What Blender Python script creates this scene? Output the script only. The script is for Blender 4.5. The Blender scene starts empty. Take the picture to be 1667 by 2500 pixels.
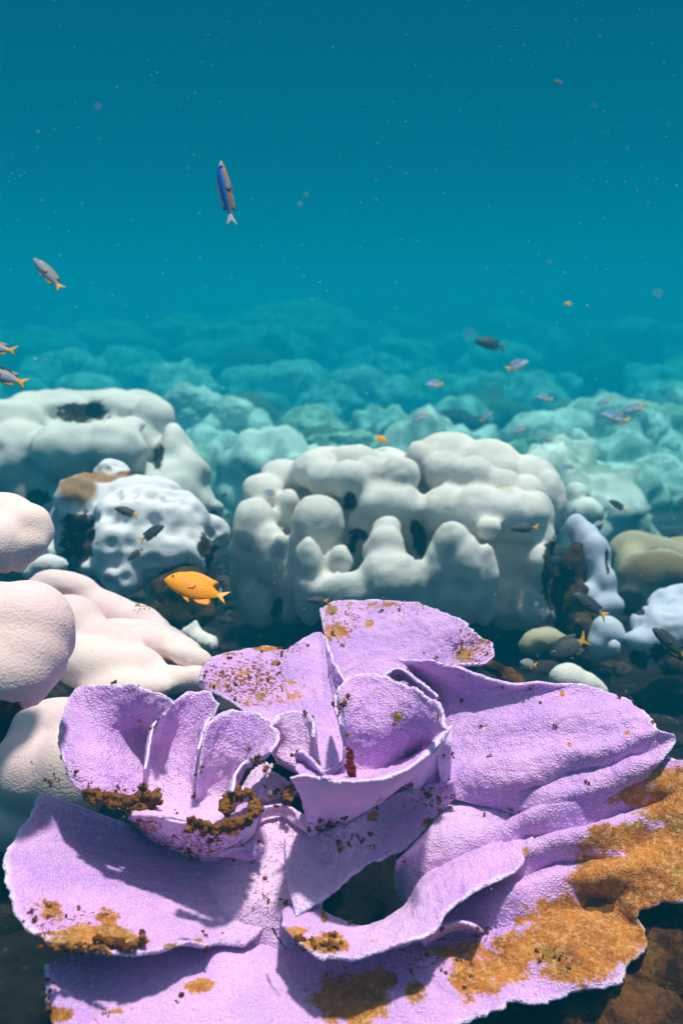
import bpy, math, random
import numpy as np
from mathutils import Vector, Matrix

random.seed(7)
RNG = np.random.default_rng(11)
S = bpy.context.scene
COL = S.collection
R = math.radians

# ------------------------------------------------------------------ camera
PITCH = R(12.0)
CAMZ = 1.0
cam_d = bpy.data.cameras.new('camera')
cam = bpy.data.objects.new('camera', cam_d)
COL.objects.link(cam)
cam.location = (0, 0, CAMZ)
cam.rotation_euler = (R(90) - PITCH, 0, 0)
cam_d.sensor_fit = 'VERTICAL'
cam_d.sensor_height = 36
cam_d.lens = 18 / 0.577
cam_d.clip_start = 0.05
cam_d.clip_end = 300
cam_d.dof.use_dof = True
cam_d.dof.focus_distance = 1.4
cam_d.dof.aperture_fstop = 4.0
S.camera = cam

# ------------------------------------------------------------------ light
SUN_DIR = Vector((0.13, 0.05, 1.0)).normalized()      # towards the sun
sun_d = bpy.data.lights.new('sun', 'SUN')
sun_d.energy = 6.0
sun_d.angle = R(3.5)
sun_d.color = (1.0, 0.70, 0.64)
sun = bpy.data.objects.new('sun', sun_d)
COL.objects.link(sun)
sun.rotation_euler = SUN_DIR.to_track_quat('Z', 'Y').to_euler()
sun.location = (0, 0, 8)

W = bpy.data.worlds.new('World')
S.world = W
W.use_nodes = True
nt = W.node_tree
nt.nodes.clear()
N = nt.nodes.new
L = nt.links.new
sky = N('ShaderNodeTexSky')
sky.sky_type = 'NISHITA'
sky.sun_disc = False
sky.sun_elevation = math.asin(SUN_DIR.z)
sky.sun_rotation = math.atan2(SUN_DIR.x, SUN_DIR.y)
bg1 = N('ShaderNodeBackground')
bg1.inputs[1].default_value = 0.15
warm = N('ShaderNodeMix')
warm.data_type = 'RGBA'
warm.blend_type = 'MULTIPLY'
warm.inputs[0].default_value = 1.0
warm.inputs[7].default_value = (1.5, 0.95, 0.80, 1)     # clear sky seen through sunlit, rippled water
L(sky.outputs[0], warm.inputs[6])
L(warm.outputs[2], bg1.inputs[0])
tc = N('ShaderNodeTexCoord')
sep = N('ShaderNodeSeparateXYZ')
L(tc.outputs['Generated'], sep.inputs[0])
ramp = N('ShaderNodeValToRGB')                          # the open water all round, below the bright window overhead
cr = ramp.color_ramp
cr.elements[0].position = 0.0
cr.elements[0].color = (0.0004, 0.066, 0.12, 1)
cr.elements[1].position = 0.6
cr.elements[1].color = (0.0003, 0.042, 0.090, 1)
L(sep.outputs[2], ramp.inputs[0])
bg2 = N('ShaderNodeBackground')
bg2.inputs[1].default_value = 1.0
L(ramp.outputs[0], bg2.inputs[0])
win = N('ShaderNodeMapRange')
win.interpolation_type = 'SMOOTHSTEP'
win.inputs[1].default_value = 0.62
win.inputs[2].default_value = 0.72
L(sep.outputs[2], win.inputs[0])
mixw = N('ShaderNodeMixShader')
L(win.outputs[0], mixw.inputs[0])
L(bg2.outputs[0], mixw.inputs[1])
L(bg1.outputs[0], mixw.inputs[2])
wo = N('ShaderNodeOutputWorld')
L(mixw.outputs[0], wo.inputs[0])

S.view_settings.view_transform = 'Standard'
S.view_settings.look = 'None'
S.view_settings.exposure = 0.37
S.view_settings.gamma = 1.0
S.render.engine = 'CYCLES'
S.cycles.volume_bounces = 1
S.cycles.max_bounces = 6
S.cycles.use_denoising = True

# ------------------------------------------------------------------ helpers
SX, SZ = 0.577 * 1667 / 2500, 0.577
FWD = Vector((0, math.cos(PITCH), -math.sin(PITCH)))
UPV = Vector((0, math.sin(PITCH), math.cos(PITCH)))
MPP = SX / 833.5                                        # metres per photograph pixel at one metre

def ray(u, v):
    return FWD + Vector((1, 0, 0)) * ((u - 833.5) / 833.5 * SX) + UPV * ((1250 - v) / 1250 * SZ)

def PD(u, v, d):
    """world point at photograph pixel (u, v), d metres along the view axis"""
    return Vector((0, 0, CAMZ)) + ray(u, v) * d

def PZ(u, v, z):
    r = ray(u, v)
    return Vector((0, 0, CAMZ)) + r * ((z - CAMZ) / r.z)

def proj(p):
    q = p - np.array([0, 0, CAMZ])
    d = q @ np.array(FWD)
    d = np.maximum(d, 1e-3)
    u = 833.5 + (q[:, 0] / d) / SX * 833.5
    v = 1250 - (q @ np.array(UPV)) / d / SZ * 1250
    return u, v

K = 2500 / 2352.0
def A(x, y, z): return PZ(x / 1.8447, 1450 + y / 1.8447, z)
def B(x, y, z): return PZ(800 + x / 1.8085, 1450 + y / 1.8085, z)

_G = RNG.normal(size=(4096, 3))
_G /= np.linalg.norm(_G, axis=1)[:, None]
def noise(p, seed=0):
    """gradient noise, p (n,3) -> about -1..1"""
    p = np.asarray(p, float) + seed * 17.31
    i = np.floor(p).astype(np.int64)
    f = p - i
    w = f * f * f * (f * (f * 6 - 15) + 10)
    out = np.zeros(len(p))
    for dx in (0, 1):
        for dy in (0, 1):
            for dz in (0, 1):
                h = ((i[:, 0] + dx) * 73856093 ^ (i[:, 1] + dy) * 19349663 ^ (i[:, 2] + dz) * 83492791) & 4095
                g = _G[h]
                d = (g[:, 0] * (f[:, 0] - dx) + g[:, 1] * (f[:, 1] - dy) + g[:, 2] * (f[:, 2] - dz))
                k = (w[:, 0] if dx else 1 - w[:, 0]) * (w[:, 1] if dy else 1 - w[:, 1]) * (w[:, 2] if dz else 1 - w[:, 2])
                out += d * k
    return out * 1.6

def fbm(p, oct=3, seed=0):
    s, a, t = 0, 1.0, 0
    for k in range(oct):
        s = s + a * noise(np.asarray(p) * 2 ** k, seed + k)
        t += a
        a *= 0.5
    return s / t

def cells(p, seed=0):
    """distance to the nearest jittered lattice point (cellular noise), about 0..1"""
    p = np.asarray(p, float) + seed * 5.7
    i = np.floor(p).astype(np.int64)
    best = np.full(len(p), 9.0)
    for dx in (-1, 0, 1):
        for dy in (-1, 0, 1):
            for dz in (-1, 0, 1):
                c = i + np.array([dx, dy, dz])
                h = (c[:, 0] * 73856093 ^ c[:, 1] * 19349663 ^ c[:, 2] * 83492791) & 4095
                q = c + 0.5 + 0.35 * _G[h]
                best = np.minimum(best, np.linalg.norm(p - q, axis=1))
    return best

def mesh_from(name, V, F, mats, smooth=True, attrs=None):
    me = bpy.data.meshes.new(name)
    V = np.asarray(V, dtype=np.float32)
    if isinstance(F, np.ndarray):
        k = F.shape[1]
        me.vertices.add(len(V))
        me.vertices.foreach_set('co', V.ravel())
        me.loops.add(F.size)
        me.loops.foreach_set('vertex_index', F.astype(np.int32).ravel())
        me.polygons.add(len(F))
        me.polygons.foreach_set('loop_start', np.arange(0, F.size, k, dtype=np.int32))
        me.update(calc_edges=True)
    else:
        me.from_pydata([tuple(map(float, v)) for v in V], [], [tuple(map(int, f)) for f in F])
        me.update()
    if smooth:
        me.polygons.foreach_set('use_smooth', np.ones(len(me.polygons), dtype=bool))
    for m in (mats if isinstance(mats, (list, tuple)) else [mats]):
        me.materials.append(m)
    for k, a in (attrs or {}).items():
        at = me.attributes.new(k, 'FLOAT', 'POINT')
        at.data.foreach_set('value', np.asarray(a, dtype=np.float32))
    return me

def link(name, me, parent=None, loc=None):
    o = bpy.data.objects.new(name, me)
    COL.objects.link(o)
    if parent is not None:
        o.parent = parent
    if loc is not None:
        o.location = loc
    return o

def tag(o, label=None, cat=None, group=None, kind=None):
    if label: o['label'] = label
    if cat: o['category'] = cat
    if group: o['group'] = group
    if kind: o['kind'] = kind
    return o

def empty(name, loc):
    o = bpy.data.objects.new(name, None)
    COL.objects.link(o)
    o.location = loc
    o.empty_display_size = 0.05
    return o

def ico(sub):
    t = (1 + 5 ** 0.5) / 2
    v = [(-1, t, 0), (1, t, 0), (-1, -t, 0), (1, -t, 0), (0, -1, t), (0, 1, t), (0, -1, -t), (0, 1, -t), (t, 0, -1), (t, 0, 1), (-t, 0, -1), (-t, 0, 1)]
    v = [Vector(x).normalized() for x in v]
    f = [(0, 11, 5), (0, 5, 1), (0, 1, 7), (0, 7, 10), (0, 10, 11), (1, 5, 9), (5, 11, 4), (11, 10, 2), (10, 7, 6), (7, 1, 8), (3, 9, 4), (3, 4, 2), (3, 2, 6), (3, 6, 8), (3, 8, 9), (4, 9, 5), (2, 4, 11), (6, 2, 10), (8, 6, 7), (9, 8, 1)]
    for _ in range(sub):
        cache, nf = {}, []
        def mid(a, b):
            k = (min(a, b), max(a, b))
            if k not in cache:
                v.append(((v[a] + v[b]) / 2).normalized())
                cache[k] = len(v) - 1
            return cache[k]
        for a, b, c in f:
            x, y, z = mid(a, b), mid(b, c), mid(c, a)
            nf += [(a, x, z), (b, y, x), (c, z, y), (x, y, z)]
        f = nf
    return np.array([tuple(x) for x in v]), np.array(f)
ICO = {k: ico(k) for k in (0, 1, 2, 3)}

def fuse(ells, voxel, smooth_it=4, sub=2):
    """ells: list of (centre, (rx,ry,rz), rotation matrix or None); returns fused verts, faces (mixed) and normals"""
    Vs, Fs, off = [], [], 0
    v0, f0 = ICO[sub]
    for c, r, rot in ells:
        p = v0 * np.array(r)
        if rot is not None:
            p = p @ np.array(rot.to_3x3()).T
        Vs.append(p + np.array(c))
        Fs.append(f0 + off)
        off += len(v0)
    me = mesh_from('tmp', np.concatenate(Vs), np.concatenate(Fs), [], False)
    o = bpy.data.objects.new('tmp', me)
    COL.objects.link(o)
    rm = o.modifiers.new('r', 'REMESH')
    rm.mode = 'VOXEL'
    rm.voxel_size = voxel
    sm = o.modifiers.new('s', 'SMOOTH')
    sm.factor = 0.5
    sm.iterations = smooth_it
    bpy.context.view_layer.update()
    dg = bpy.context.evaluated_depsgraph_get()
    ev = bpy.data.meshes.new_from_object(o.evaluated_get(dg))
    n = len(ev.vertices)
    V = np.empty(n * 3, np.float32); ev.vertices.foreach_get('co', V); V = V.reshape(-1, 3).astype(float)
    NN = np.empty(n * 3, np.float32); ev.vertices.foreach_get('normal', NN); NN = NN.reshape(-1, 3).astype(float)
    Q = np.empty(len(ev.loops), np.int32); ev.loops.foreach_get('vertex_index', Q)
    Q = Q.reshape(-1, 4)
    bpy.data.objects.remove(o)
    bpy.data.meshes.remove(me)
    bpy.data.meshes.remove(ev)
    return V, Q, NN

# ------------------------------------------------------------------ materials
def new_mat(name, rough=0.8, spec=0.25):
    m = bpy.data.materials.new(name)
    m.use_nodes = True
    t = m.node_tree
    b = t.nodes['Principled BSDF']
    b.inputs['Roughness'].default_value = rough
    b.inputs['Specular IOR Level'].default_value = spec
    return m, t, b

class NT:
    def __init__(s, t): s.t = t
    def n(s, typ, **kw):
        x = s.t.nodes.new(typ)
        for k, v in kw.items(): setattr(x, k, v)
        return x
    def l(s, a, b): s.t.links.new(a, b)
    def coord(s):
        if not hasattr(s, '_c'):
            s._c = s.n('ShaderNodeTexCoord').outputs['Object']
        return s._c
    def noise(s, scale, detail=4, rough=0.55, dist=0.0):
        x = s.n('ShaderNodeTexNoise')
        s.l(s.coord(), x.inputs['Vector'])
        x.inputs['Scale'].default_value = scale
        x.inputs['Detail'].default_value = detail
        x.inputs['Roughness'].default_value = rough
        x.inputs['Distortion'].default_value = dist
        return x.outputs['Fac']
    def vor(s, scale, feature='F1', rnd=1.0):
        x = s.n('ShaderNodeTexVoronoi', feature=feature)
        s.l(s.coord(), x.inputs['Vector'])
        x.inputs['Scale'].default_value = scale
        x.inputs['Randomness'].default_value = rnd
        return x.outputs['Distance']
    def rng(s, v, a, b, c=0.0, d=1.0, smooth=True):
        x = s.n('ShaderNodeMapRange', interpolation_type='SMOOTHSTEP' if smooth else 'LINEAR')
        s.l(v, x.inputs[0])
        for i, q in enumerate((a, b, c, d)): x.inputs[i + 1].default_value = q
        return x.outputs[0]
    def math(s, op, a, b=None, clamp=False):
        x = s.n('ShaderNodeMath', operation=op, use_clamp=clamp)
        for i, q in enumerate((a, b)):
            if q is None: continue
            if isinstance(q, (int, float)): x.inputs[i].default_value = q
            else: s.l(q, x.inputs[i])
        return x.outputs[0]
    def mix(s, f, a, b):
        x = s.n('ShaderNodeMix', data_type='RGBA')
        if isinstance(f, (int, float)): x.inputs[0].default_value = f
        else: s.l(f, x.inputs[0])
        for i, q in ((6, a), (7, b)):
            if isinstance(q, tuple): x.inputs[i].default_value = (*q, 1) if len(q) == 3 else q
            else: s.l(q, x.inputs[i])
        return x.outputs[2]
    def attr(s, name):
        return s.n('ShaderNodeAttribute', attribute_name=name).outputs['Fac']
    def bump(s, h, dist, strength=1.0, prev=None):
        x = s.n('ShaderNodeBump')
        s.l(h, x.inputs['Height'])
        x.inputs['Distance'].default_value = dist
        x.inputs['Strength'].default_value = strength
        if prev is not None: s.l(prev, x.inputs['Normal'])
        return x.outputs[0]

ALG = (0.20, 0.075, 0.012)
def algae_color(n):
    """patchy rust to ochre turf algae"""
    c = n.mix(n.rng(n.noise(22, 5), 0.35, 0.68), (0.64, 0.235, 0.03), (0.34, 0.11, 0.012))
    c = n.mix(n.rng(n.noise(9, 3), 0.52, 0.66), c, (0.26, 0.17, 0.02))
    return n.mix(n.rng(n.noise(110, 6, 0.75), 0.46, 0.72), c, (0.85, 0.50, 0.22))

def mat_purple(name, smooth=False):
    m, t, b = new_mat(name, 0.75, 0.3)
    n = NT(t)
    gr = n.vor(265, 'F1')                                # little wart-like verrucae
    tips = n.rng(gr, 0.10, 0.60, 1, 0)
    big = n.noise(14, 4)
    base = n.mix(n.rng(big, 0.35, 0.65), (0.48, 0.245, 0.64), (0.62, 0.32, 0.69))
    pale = n.mix(n.rng(big, 0.35, 0.65), (0.88, 0.65, 0.98), (0.94, 0.72, 0.96))
    if smooth:
        col = n.mix(n.rng(big, 0.4, 0.6), (0.66, 0.48, 0.84), (0.74, 0.50, 0.80))
    else:
        col = n.mix(tips, base, pale)
    pink = n.attr('pink')
    col = n.mix(n.math('MULTIPLY', pink, 0.7), col, (0.86, 0.62, 0.80))
    col = n.mix(n.math('MULTIPLY', n.rng(n.attr('rim'), 0.1, 0.9, 0, 1.0), n.rng(n.noise(30, 3), .35, .6, .35, 1)), col, (0.76, 0.62, 0.90))  # pale growing margin, with the glow of thin lit edges in the colour
    # rust specks, denser where the stain attribute says so
    st = n.attr('stain')
    sp = n.noise(150, 4, 0.65)
    thr = n.math('SUBTRACT', 0.745, n.math('MULTIPLY', st, 0.22))
    spm = n.math('MULTIPLY', n.math('SUBTRACT', sp, thr), 40, True)
    col = n.mix(spm, col, (0.24, 0.06, 0.022))
    # full algae cover
    al = n.attr('algae')
    am = n.math('ADD', al, n.math('MULTIPLY', n.math('SUBTRACT', n.noise(34, 9, 0.75), 0.5), 2.8))
    am = n.rng(am, 0.36, 0.62)
    col = n.mix(am, col, algae_color(n))
    ee = n.rng(n.attr('rim'), 0.55, 1.0)
    col = n.mix(n.math('MULTIPLY', n.math('MULTIPLY', am, ee), 0.5), col, (0.8, 0.6, 0.5))
    t.links.new(col, b.inputs['Base Color'])
    h1 = n.rng(gr, 0.0, 0.55, 1, 0)
    nb = n.bump(n.noise(60, 3), 0.004, 0.6)
    nb = n.bump(h1, 0.0003 if smooth else 0.0021, 1.0, nb)
    fz = n.bump(n.noise(260, 4, 0.7), 0.004, 1.0, nb)
    mv = n.n('ShaderNodeMix', data_type='VECTOR')
    n.l(am, mv.inputs[0]); n.l(nb, mv.inputs[4]); n.l(fz, mv.inputs[5])
    n.l(mv.outputs[1], b.inputs['Normal'])
    b.inputs['Subsurface Weight'].default_value = 0.30
    b.inputs['Subsurface Radius'].default_value = (1.0, 0.35, 0.8)
    b.inputs['Subsurface Scale'].default_value = 0.008
    return m

def mat_porites(name, ca, cb, tan=(0.35, 0.25, 0.14), tanamt=0.25, dark=(0.040, 0.022, 0.016), fine=0.0012, specks=0.0, cell=None):
    m, t, b = new_mat(name, 0.8, 0.2)
    n = NT(t)
    col = n.mix(n.rng(n.noise(3.2, 4), 0.35, 0.65), ca, cb)
    col = n.mix(n.math('MULTIPLY', n.rng(n.noise(5.5, 5, 0.6), 0.60, 0.75), tanamt), col, tan)
    ta = n.attr('tan')
    tm = n.rng(n.math('ADD', ta, n.math('MULTIPLY', n.math('SUBTRACT', n.noise(20, 5), 0.5), 0.5)), 0.35, 0.75)
    col = n.mix(tm, col, n.mix(n.noise(35, 4), tan, tuple(x * 0.6 for x in tan)))
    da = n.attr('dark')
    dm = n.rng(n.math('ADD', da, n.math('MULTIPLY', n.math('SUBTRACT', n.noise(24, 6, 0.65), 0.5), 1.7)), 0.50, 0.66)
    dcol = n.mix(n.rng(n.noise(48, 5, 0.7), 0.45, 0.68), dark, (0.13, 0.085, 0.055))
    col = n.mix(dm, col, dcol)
    if specks:
        sp = n.noise(120, 3, 0.6)
        thr = n.math('SUBTRACT', 0.78, n.math('MULTIPLY', n.attr('stain'), 0.20))
        col = n.mix(n.math('MULTIPLY', n.math('SUBTRACT', sp, thr), 40, True), col, (0.25, 0.085, 0.03))
    t.links.new(col, b.inputs['Base Color'])
    nb = n.bump(n.noise(40, 4), 0.003, 0.5)
    nb = n.bump(n.vor(cell or 260), fine, 0.8, nb)
    rb = n.bump(n.noise(70, 6, 0.7), 0.02, 1.0, nb)
    mv = n.n('ShaderNodeMix', data_type='VECTOR')
    n.l(dm, mv.inputs[0]); n.l(nb, mv.inputs[4]); n.l(rb, mv.inputs[5])
    n.l(mv.outputs[1], b.inputs['Normal'])
    return m

def mat_rock(name, c1, c2, c3, scale=14):
    m, t, b = new_mat(name, 0.95, 0.1)
    n = NT(t)
    col = n.mix(n.rng(n.noise(scale, 6, 0.65), 0.38, 0.62), c1, c2)
    col = n.mix(n.rng(n.noise(scale * 2.7, 5, 0.7), 0.58, 0.72), col, c3)
    t.links.new(col, b.inputs['Base Color'])
    n.l(n.bump(n.noise(scale * 4, 7, 0.7), 0.02, 1.0), b.inputs['Normal'])
    return m

def mat_plain(name, c, rough=0.5, spec=0.4):
    m, t, b = new_mat(name, rough, spec)
    n = NT(t)
    n.l(n.mix(n.rng(n.noise(60, 3), 0.4, 0.6), c, tuple(x * 0.8 for x in c)), b.inputs['Base Color'])
    return m

M = {}
M['purple'] = mat_purple('purple_coral')
M['purple_smooth'] = mat_purple('purple_coral_underside', True)
M['white'] = mat_porites('bleached_white_coral', (0.76, 0.72, 0.67), (0.60, 0.59, 0.55), (0.52, 0.42, 0.28), 0.6)
M['white2'] = mat_porites('bleached_pocked_coral', (0.78, 0.76, 0.78), (0.66, 0.66, 0.69), (0.42, 0.24, 0.12), 0.15)
M['pink'] = mat_porites('pale_pink_coral', (0.85, 0.67, 0.62), (0.78, 0.58, 0.58), (0.40, 0.22, 0.12), 0.12, fine=0.0007, specks=1.0)
M['beige'] = mat_porites('beige_coral', (0.48, 0.43, 0.30), (0.38, 0.31, 0.20), (0.26, 0.19, 0.11), 0.6)
M['blue'] = mat_porites('pale_blue_coral', (0.58, 0.61, 0.72), (0.48, 0.53, 0.64), (0.40, 0.36, 0.26), 0.2)
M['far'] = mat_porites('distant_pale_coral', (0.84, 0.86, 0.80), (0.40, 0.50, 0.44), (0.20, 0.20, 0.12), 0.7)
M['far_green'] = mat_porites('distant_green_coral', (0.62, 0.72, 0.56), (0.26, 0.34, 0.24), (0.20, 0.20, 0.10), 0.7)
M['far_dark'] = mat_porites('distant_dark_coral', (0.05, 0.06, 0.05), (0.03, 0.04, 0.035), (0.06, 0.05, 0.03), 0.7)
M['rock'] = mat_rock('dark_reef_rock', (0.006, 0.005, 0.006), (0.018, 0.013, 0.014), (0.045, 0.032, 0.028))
M['brownrock'] = mat_rock('brown_algae_rock', (0.05, 0.028, 0.016), (0.11, 0.062, 0.034), (0.22, 0.14, 0.085), 11)
M['mossrock'] = mat_rock('mossy_rubble_rock', (0.03, 0.014, 0.008), (0.24, 0.10, 0.03), (0.28, 0.22, 0.04), 14)
M['seabed'] = mat_rock('reef_seabed', (0.006, 0.005, 0.006), (0.020, 0.016, 0.017), (0.055, 0.046, 0.042), 6)
_t = M['seabed'].node_tree; _n = NT(_t); _b = _t.nodes['Principled BSDF']
_c = _b.inputs['Base Color'].links[0].from_socket
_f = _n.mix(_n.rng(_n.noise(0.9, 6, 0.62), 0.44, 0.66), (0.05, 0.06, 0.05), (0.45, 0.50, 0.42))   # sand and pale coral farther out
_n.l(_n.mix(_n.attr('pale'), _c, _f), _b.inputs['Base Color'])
M['algae'] = None
m, t, b = new_mat('rust_turf_algae', 0.95, 0.1)
n = NT(t)
n.l(n.mix(n.rng(n.noise(70, 5, 0.7), 0.4, 0.62), (0.30, 0.13, 0.025), (0.12, 0.035, 0.010)), b.inputs['Base Color'])
n.l(n.bump(n.noise(260, 4, 0.7), 0.004, 1.0), b.inputs['Normal'])
M['algae'] = m
m, t, b = new_mat('dark_red_algae', 0.9, 0.1)
n = NT(t)
n.l(n.mix(n.noise(90, 5, 0.7), (0.20, 0.012, 0.02), (0.06, 0.006, 0.01)), b.inputs['Base Color'])
n.l(n.bump(n.noise(200, 4, 0.7), 0.004, 1.0), b.inputs['Normal'])
M['redalgae'] = m

# ------------------------------------------------------------------ water haze
def box_mesh(name, lo, hi):
    V = [(x, y, z) for x in (lo[0], hi[0]) for y in (lo[1], hi[1]) for z in (lo[2], hi[2])]
    F = [(0, 1, 3, 2), (4, 6, 7, 5), (0, 4, 5, 1), (2, 3, 7, 6), (0, 2, 6, 4), (1, 5, 7, 3)]
    me = bpy.data.meshes.new(name)
    me.from_pydata(V, [], F)
    return me
hm = bpy.data.materials.new('water_haze')
hm.use_nodes = True
ht = hm.node_tree
ht.nodes.clear()
pv = ht.nodes.new('ShaderNodeVolumePrincipled')
pv.inputs['Color'].default_value = (0.001, 0.185, 0.285, 1)
pv.inputs['Absorption Color'].default_value = (0.0, 0.41, 0.47, 1)
pv.inputs['Density'].default_value = 0.140
pv.inputs['Anisotropy'].default_value = 0.0
ho = ht.nodes.new('ShaderNodeOutputMaterial')
ht.links.new(pv.outputs[0], ho.inputs['Volume'])
hz = link('haze', box_mesh('haze', (-80, -3, -6.0), (80, 115, 3.4)))
hz.data.materials.append(hm)
tag(hz, kind='stuff')

# ------------------------------------------------------------------ seabed
def bed_h(x, y):
    h = np.interp(y, [0, 3.6, 7, 20, 32, 46, 62, 105], [-.10, -.12, -.6, -1.6, -1.7, -.6, .4, .6])
    p = np.stack([x, y, np.zeros_like(x)], 1)
    far_ = np.clip((y - 6) / 10, 0, 1)
    h = h + 0.10 * fbm(p * 1.3, 4, 3) + far_ * (0.7 * fbm(p * 0.16, 3, 5) + 0.5 * fbm(p * 0.6, 4, 15) + 0.55 * (0.6 - cells(p * 0.45, 4)))
    h = h + 0.03 * fbm(p * 7, 3, 8)
    return h
def build_bed():
    ny, nx = 620, 460
    ty = np.linspace(0, 1, ny)
    ys = -2 + 14 * ty + 92 * ty ** 3
    tx = np.linspace(-1, 1, nx)
    X, Y = [], []
    for y in ys:
        hw = 3 + 0.55 * max(y, 0)
        X.append(tx * hw); Y.append(np.full(nx, y))
    X = np.concatenate(X); Y = np.concatenate(Y)
    V = np.stack([X, Y, bed_h(X, Y)], 1)
    i = np.arange(ny - 1)[:, None] * nx + np.arange(nx - 1)[None, :]
    i = i.ravel()
    F = np.stack([i, i + 1, i + nx + 1, i + nx], 1)
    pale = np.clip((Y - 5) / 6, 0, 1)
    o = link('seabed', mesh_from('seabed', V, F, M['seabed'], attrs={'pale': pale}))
    tag(o, kind='structure')
build_bed()

# ------------------------------------------------------------------ coral boulders
def lobe(u, v, d, ru, rv, rd=None, tilt=0):
    """ellipsoid seen at photograph pixel (u,v) with pixel radii, d metres away"""
    c = PD(u, v, d)
    rx, rz = ru * MPP * d, rv * MPP * d
    ry = (rd if rd is not None else 1.0) * min(rx, rz)
    rot = Matrix.Rotation(R(tilt), 4, FWD) if tilt else None
    return (c, (rx, ry, rz), rot)

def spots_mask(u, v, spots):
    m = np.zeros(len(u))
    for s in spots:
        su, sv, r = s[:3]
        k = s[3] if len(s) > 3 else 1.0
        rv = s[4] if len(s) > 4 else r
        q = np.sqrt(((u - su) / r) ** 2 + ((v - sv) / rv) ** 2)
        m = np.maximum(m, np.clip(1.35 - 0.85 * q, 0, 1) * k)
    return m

def blob(name, ells, mat, voxel, sm=4, lump=(0.0, 5), dimple=(0, 8), small=0.0, spots=(), tans=(), stains=(), parent=None, base=None, dents=()):
    V, Q, NN = fuse(ells, voxel, sm)
    if dents:
        for (u, v, d, r, dep) in dents:
            c = np.array(PD(u, v, d))
            q = np.linalg.norm(V - c, axis=1) / (r * MPP * d)
            V = V + np.outer(dep * r * MPP * d * np.exp(-q ** 2), np.array(FWD))
    dd = lump[0] * fbm(V * lump[1], 2, 2)
    if dimple[0]:
        dd = dd - dimple[0] * np.exp(-(cells(V * dimple[1], 3) / 0.38) ** 2)
    if small:
        dd = dd + small * fbm(V * 26, 4, 6)
    u, v = proj(V)
    dk = spots_mask(u, v, spots) if len(spots) else np.zeros(len(V))  # dark mask: shade of hollows and gaps put into colour, plus brown rock
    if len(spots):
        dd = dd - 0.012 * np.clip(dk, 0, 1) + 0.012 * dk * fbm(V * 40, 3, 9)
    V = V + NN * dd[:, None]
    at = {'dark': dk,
          'tan': spots_mask(u, v, tans) if len(tans) else np.zeros(len(V)),
          'stain': spots_mask(u, v, stains) if len(stains) else np.zeros(len(V))}
    if base is None:
        lo = V[:, 2].min()
        base = Vector((float(V[:, 0].mean()), float(V[:, 1].mean()), float(lo)))
    if parent is None:
        me = mesh_from(name, V - np.array(base), Q, mat, attrs=at)
        return link(name, me, None, base)
    me = mesh_from(name, V - np.array(parent.location), Q, mat, attrs=at)
    return link(name, me, parent)

# in crops: C3(x,y) of region 0,900 scale 1.8447 ; C4 of region 800,900 scale 1.8085
def c3(x, y): return x / 1.8447, 900 + y / 1.8447
def c4(x, y): return 800 + x / 1.8085, 900 + y / 1.8085
def l3(x, y, d, rx, ry, rd=None, tilt=0):
    u, v = c3(x, y); return lobe(u, v, d, rx / 1.8447, ry / 1.8447, rd, tilt)
def l4(x, y, d, rx, ry, rd=None, tilt=0):
    u, v = c4(x, y); return lobe(u, v, d, rx / 1.8085, ry / 1.8085, rd, tilt)
def s3(x, y, r, k=1.0, ry=None):
    u, v = c3(x, y); return (u, v, r / 1.8447, k, (ry or r) / 1.8447)
def s4(x, y, r, k=1.0, ry=None):
    u, v = c4(x, y); return (u, v, r / 1.8085, k, (ry or r) / 1.8085)

# big box-like boulder, far left, hollow on top
d = 3.9
o = blob('coral_boulder', [
    l3(60, 240, d + .15, 150, 110, 1.3), l3(200, 170, d + .35, 200, 75, 2.0), l3(400, 140, d + .55, 240, 50, 3.0), l3(600, 170, d + .45, 150, 70, 2.5),
    l3(700, 220, d + .25, 100, 90, 1.6), l3(100, 400, d, 190, 180, 1.0), l3(330, 380, d - .15, 200, 150, 1.0),
    l3(520, 360, d - .15, 150, 135, 1.2), l3(590, 260, d - .05, 90, 60, 1.2), l3(430, 255, d - .12, 190, 35, 1.6), l3(640, 380, d + .2, 120, 170, 1.2), l3(780, 400, d + .05, 85, 160, 1.4),
    l3(860, 500, d, 90, 140, 1.4), l3(900, 620, d, 80, 110, 1.4), l3(760, 560, d - .05, 160, 150, 1.2), l3(300, 560, d, 300, 170, 1.0), l3(985, 640, d, 35, 60, 1.4), l3(395, 240, d + .5, 190, 62, 1.6), l3(400, 420, d + .3, 400, 210, .9), l3(750, 470, d + .3, 160, 220, .9)],
    M['white'], 0.017, 7, (0.03, 6), dimple=(0.012, 8), spots=[s3(380, 195, 130, 1, 44), s3(330, 170, 60, 1, 26), s3(712, 390, 26, 1, 62), s3(160, 580, 75, .9, 50), s3(960, 670, 55, .9, 35), s3(985, 720, 50, 1, 25), s3(130, 430, 14, .6)],
    tans=[s3(250, 500, 130, .45), s3(100, 520, 120, .5)], dents=[(c3(380, 195)[0], c3(380, 195)[1], d + .2, 60, 0.5)])
tag(o, 'box-shaped bleached white coral boulder with a dark hollow in its flat top', 'coral', 'bleached boulder corals of the middle reef')

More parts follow.
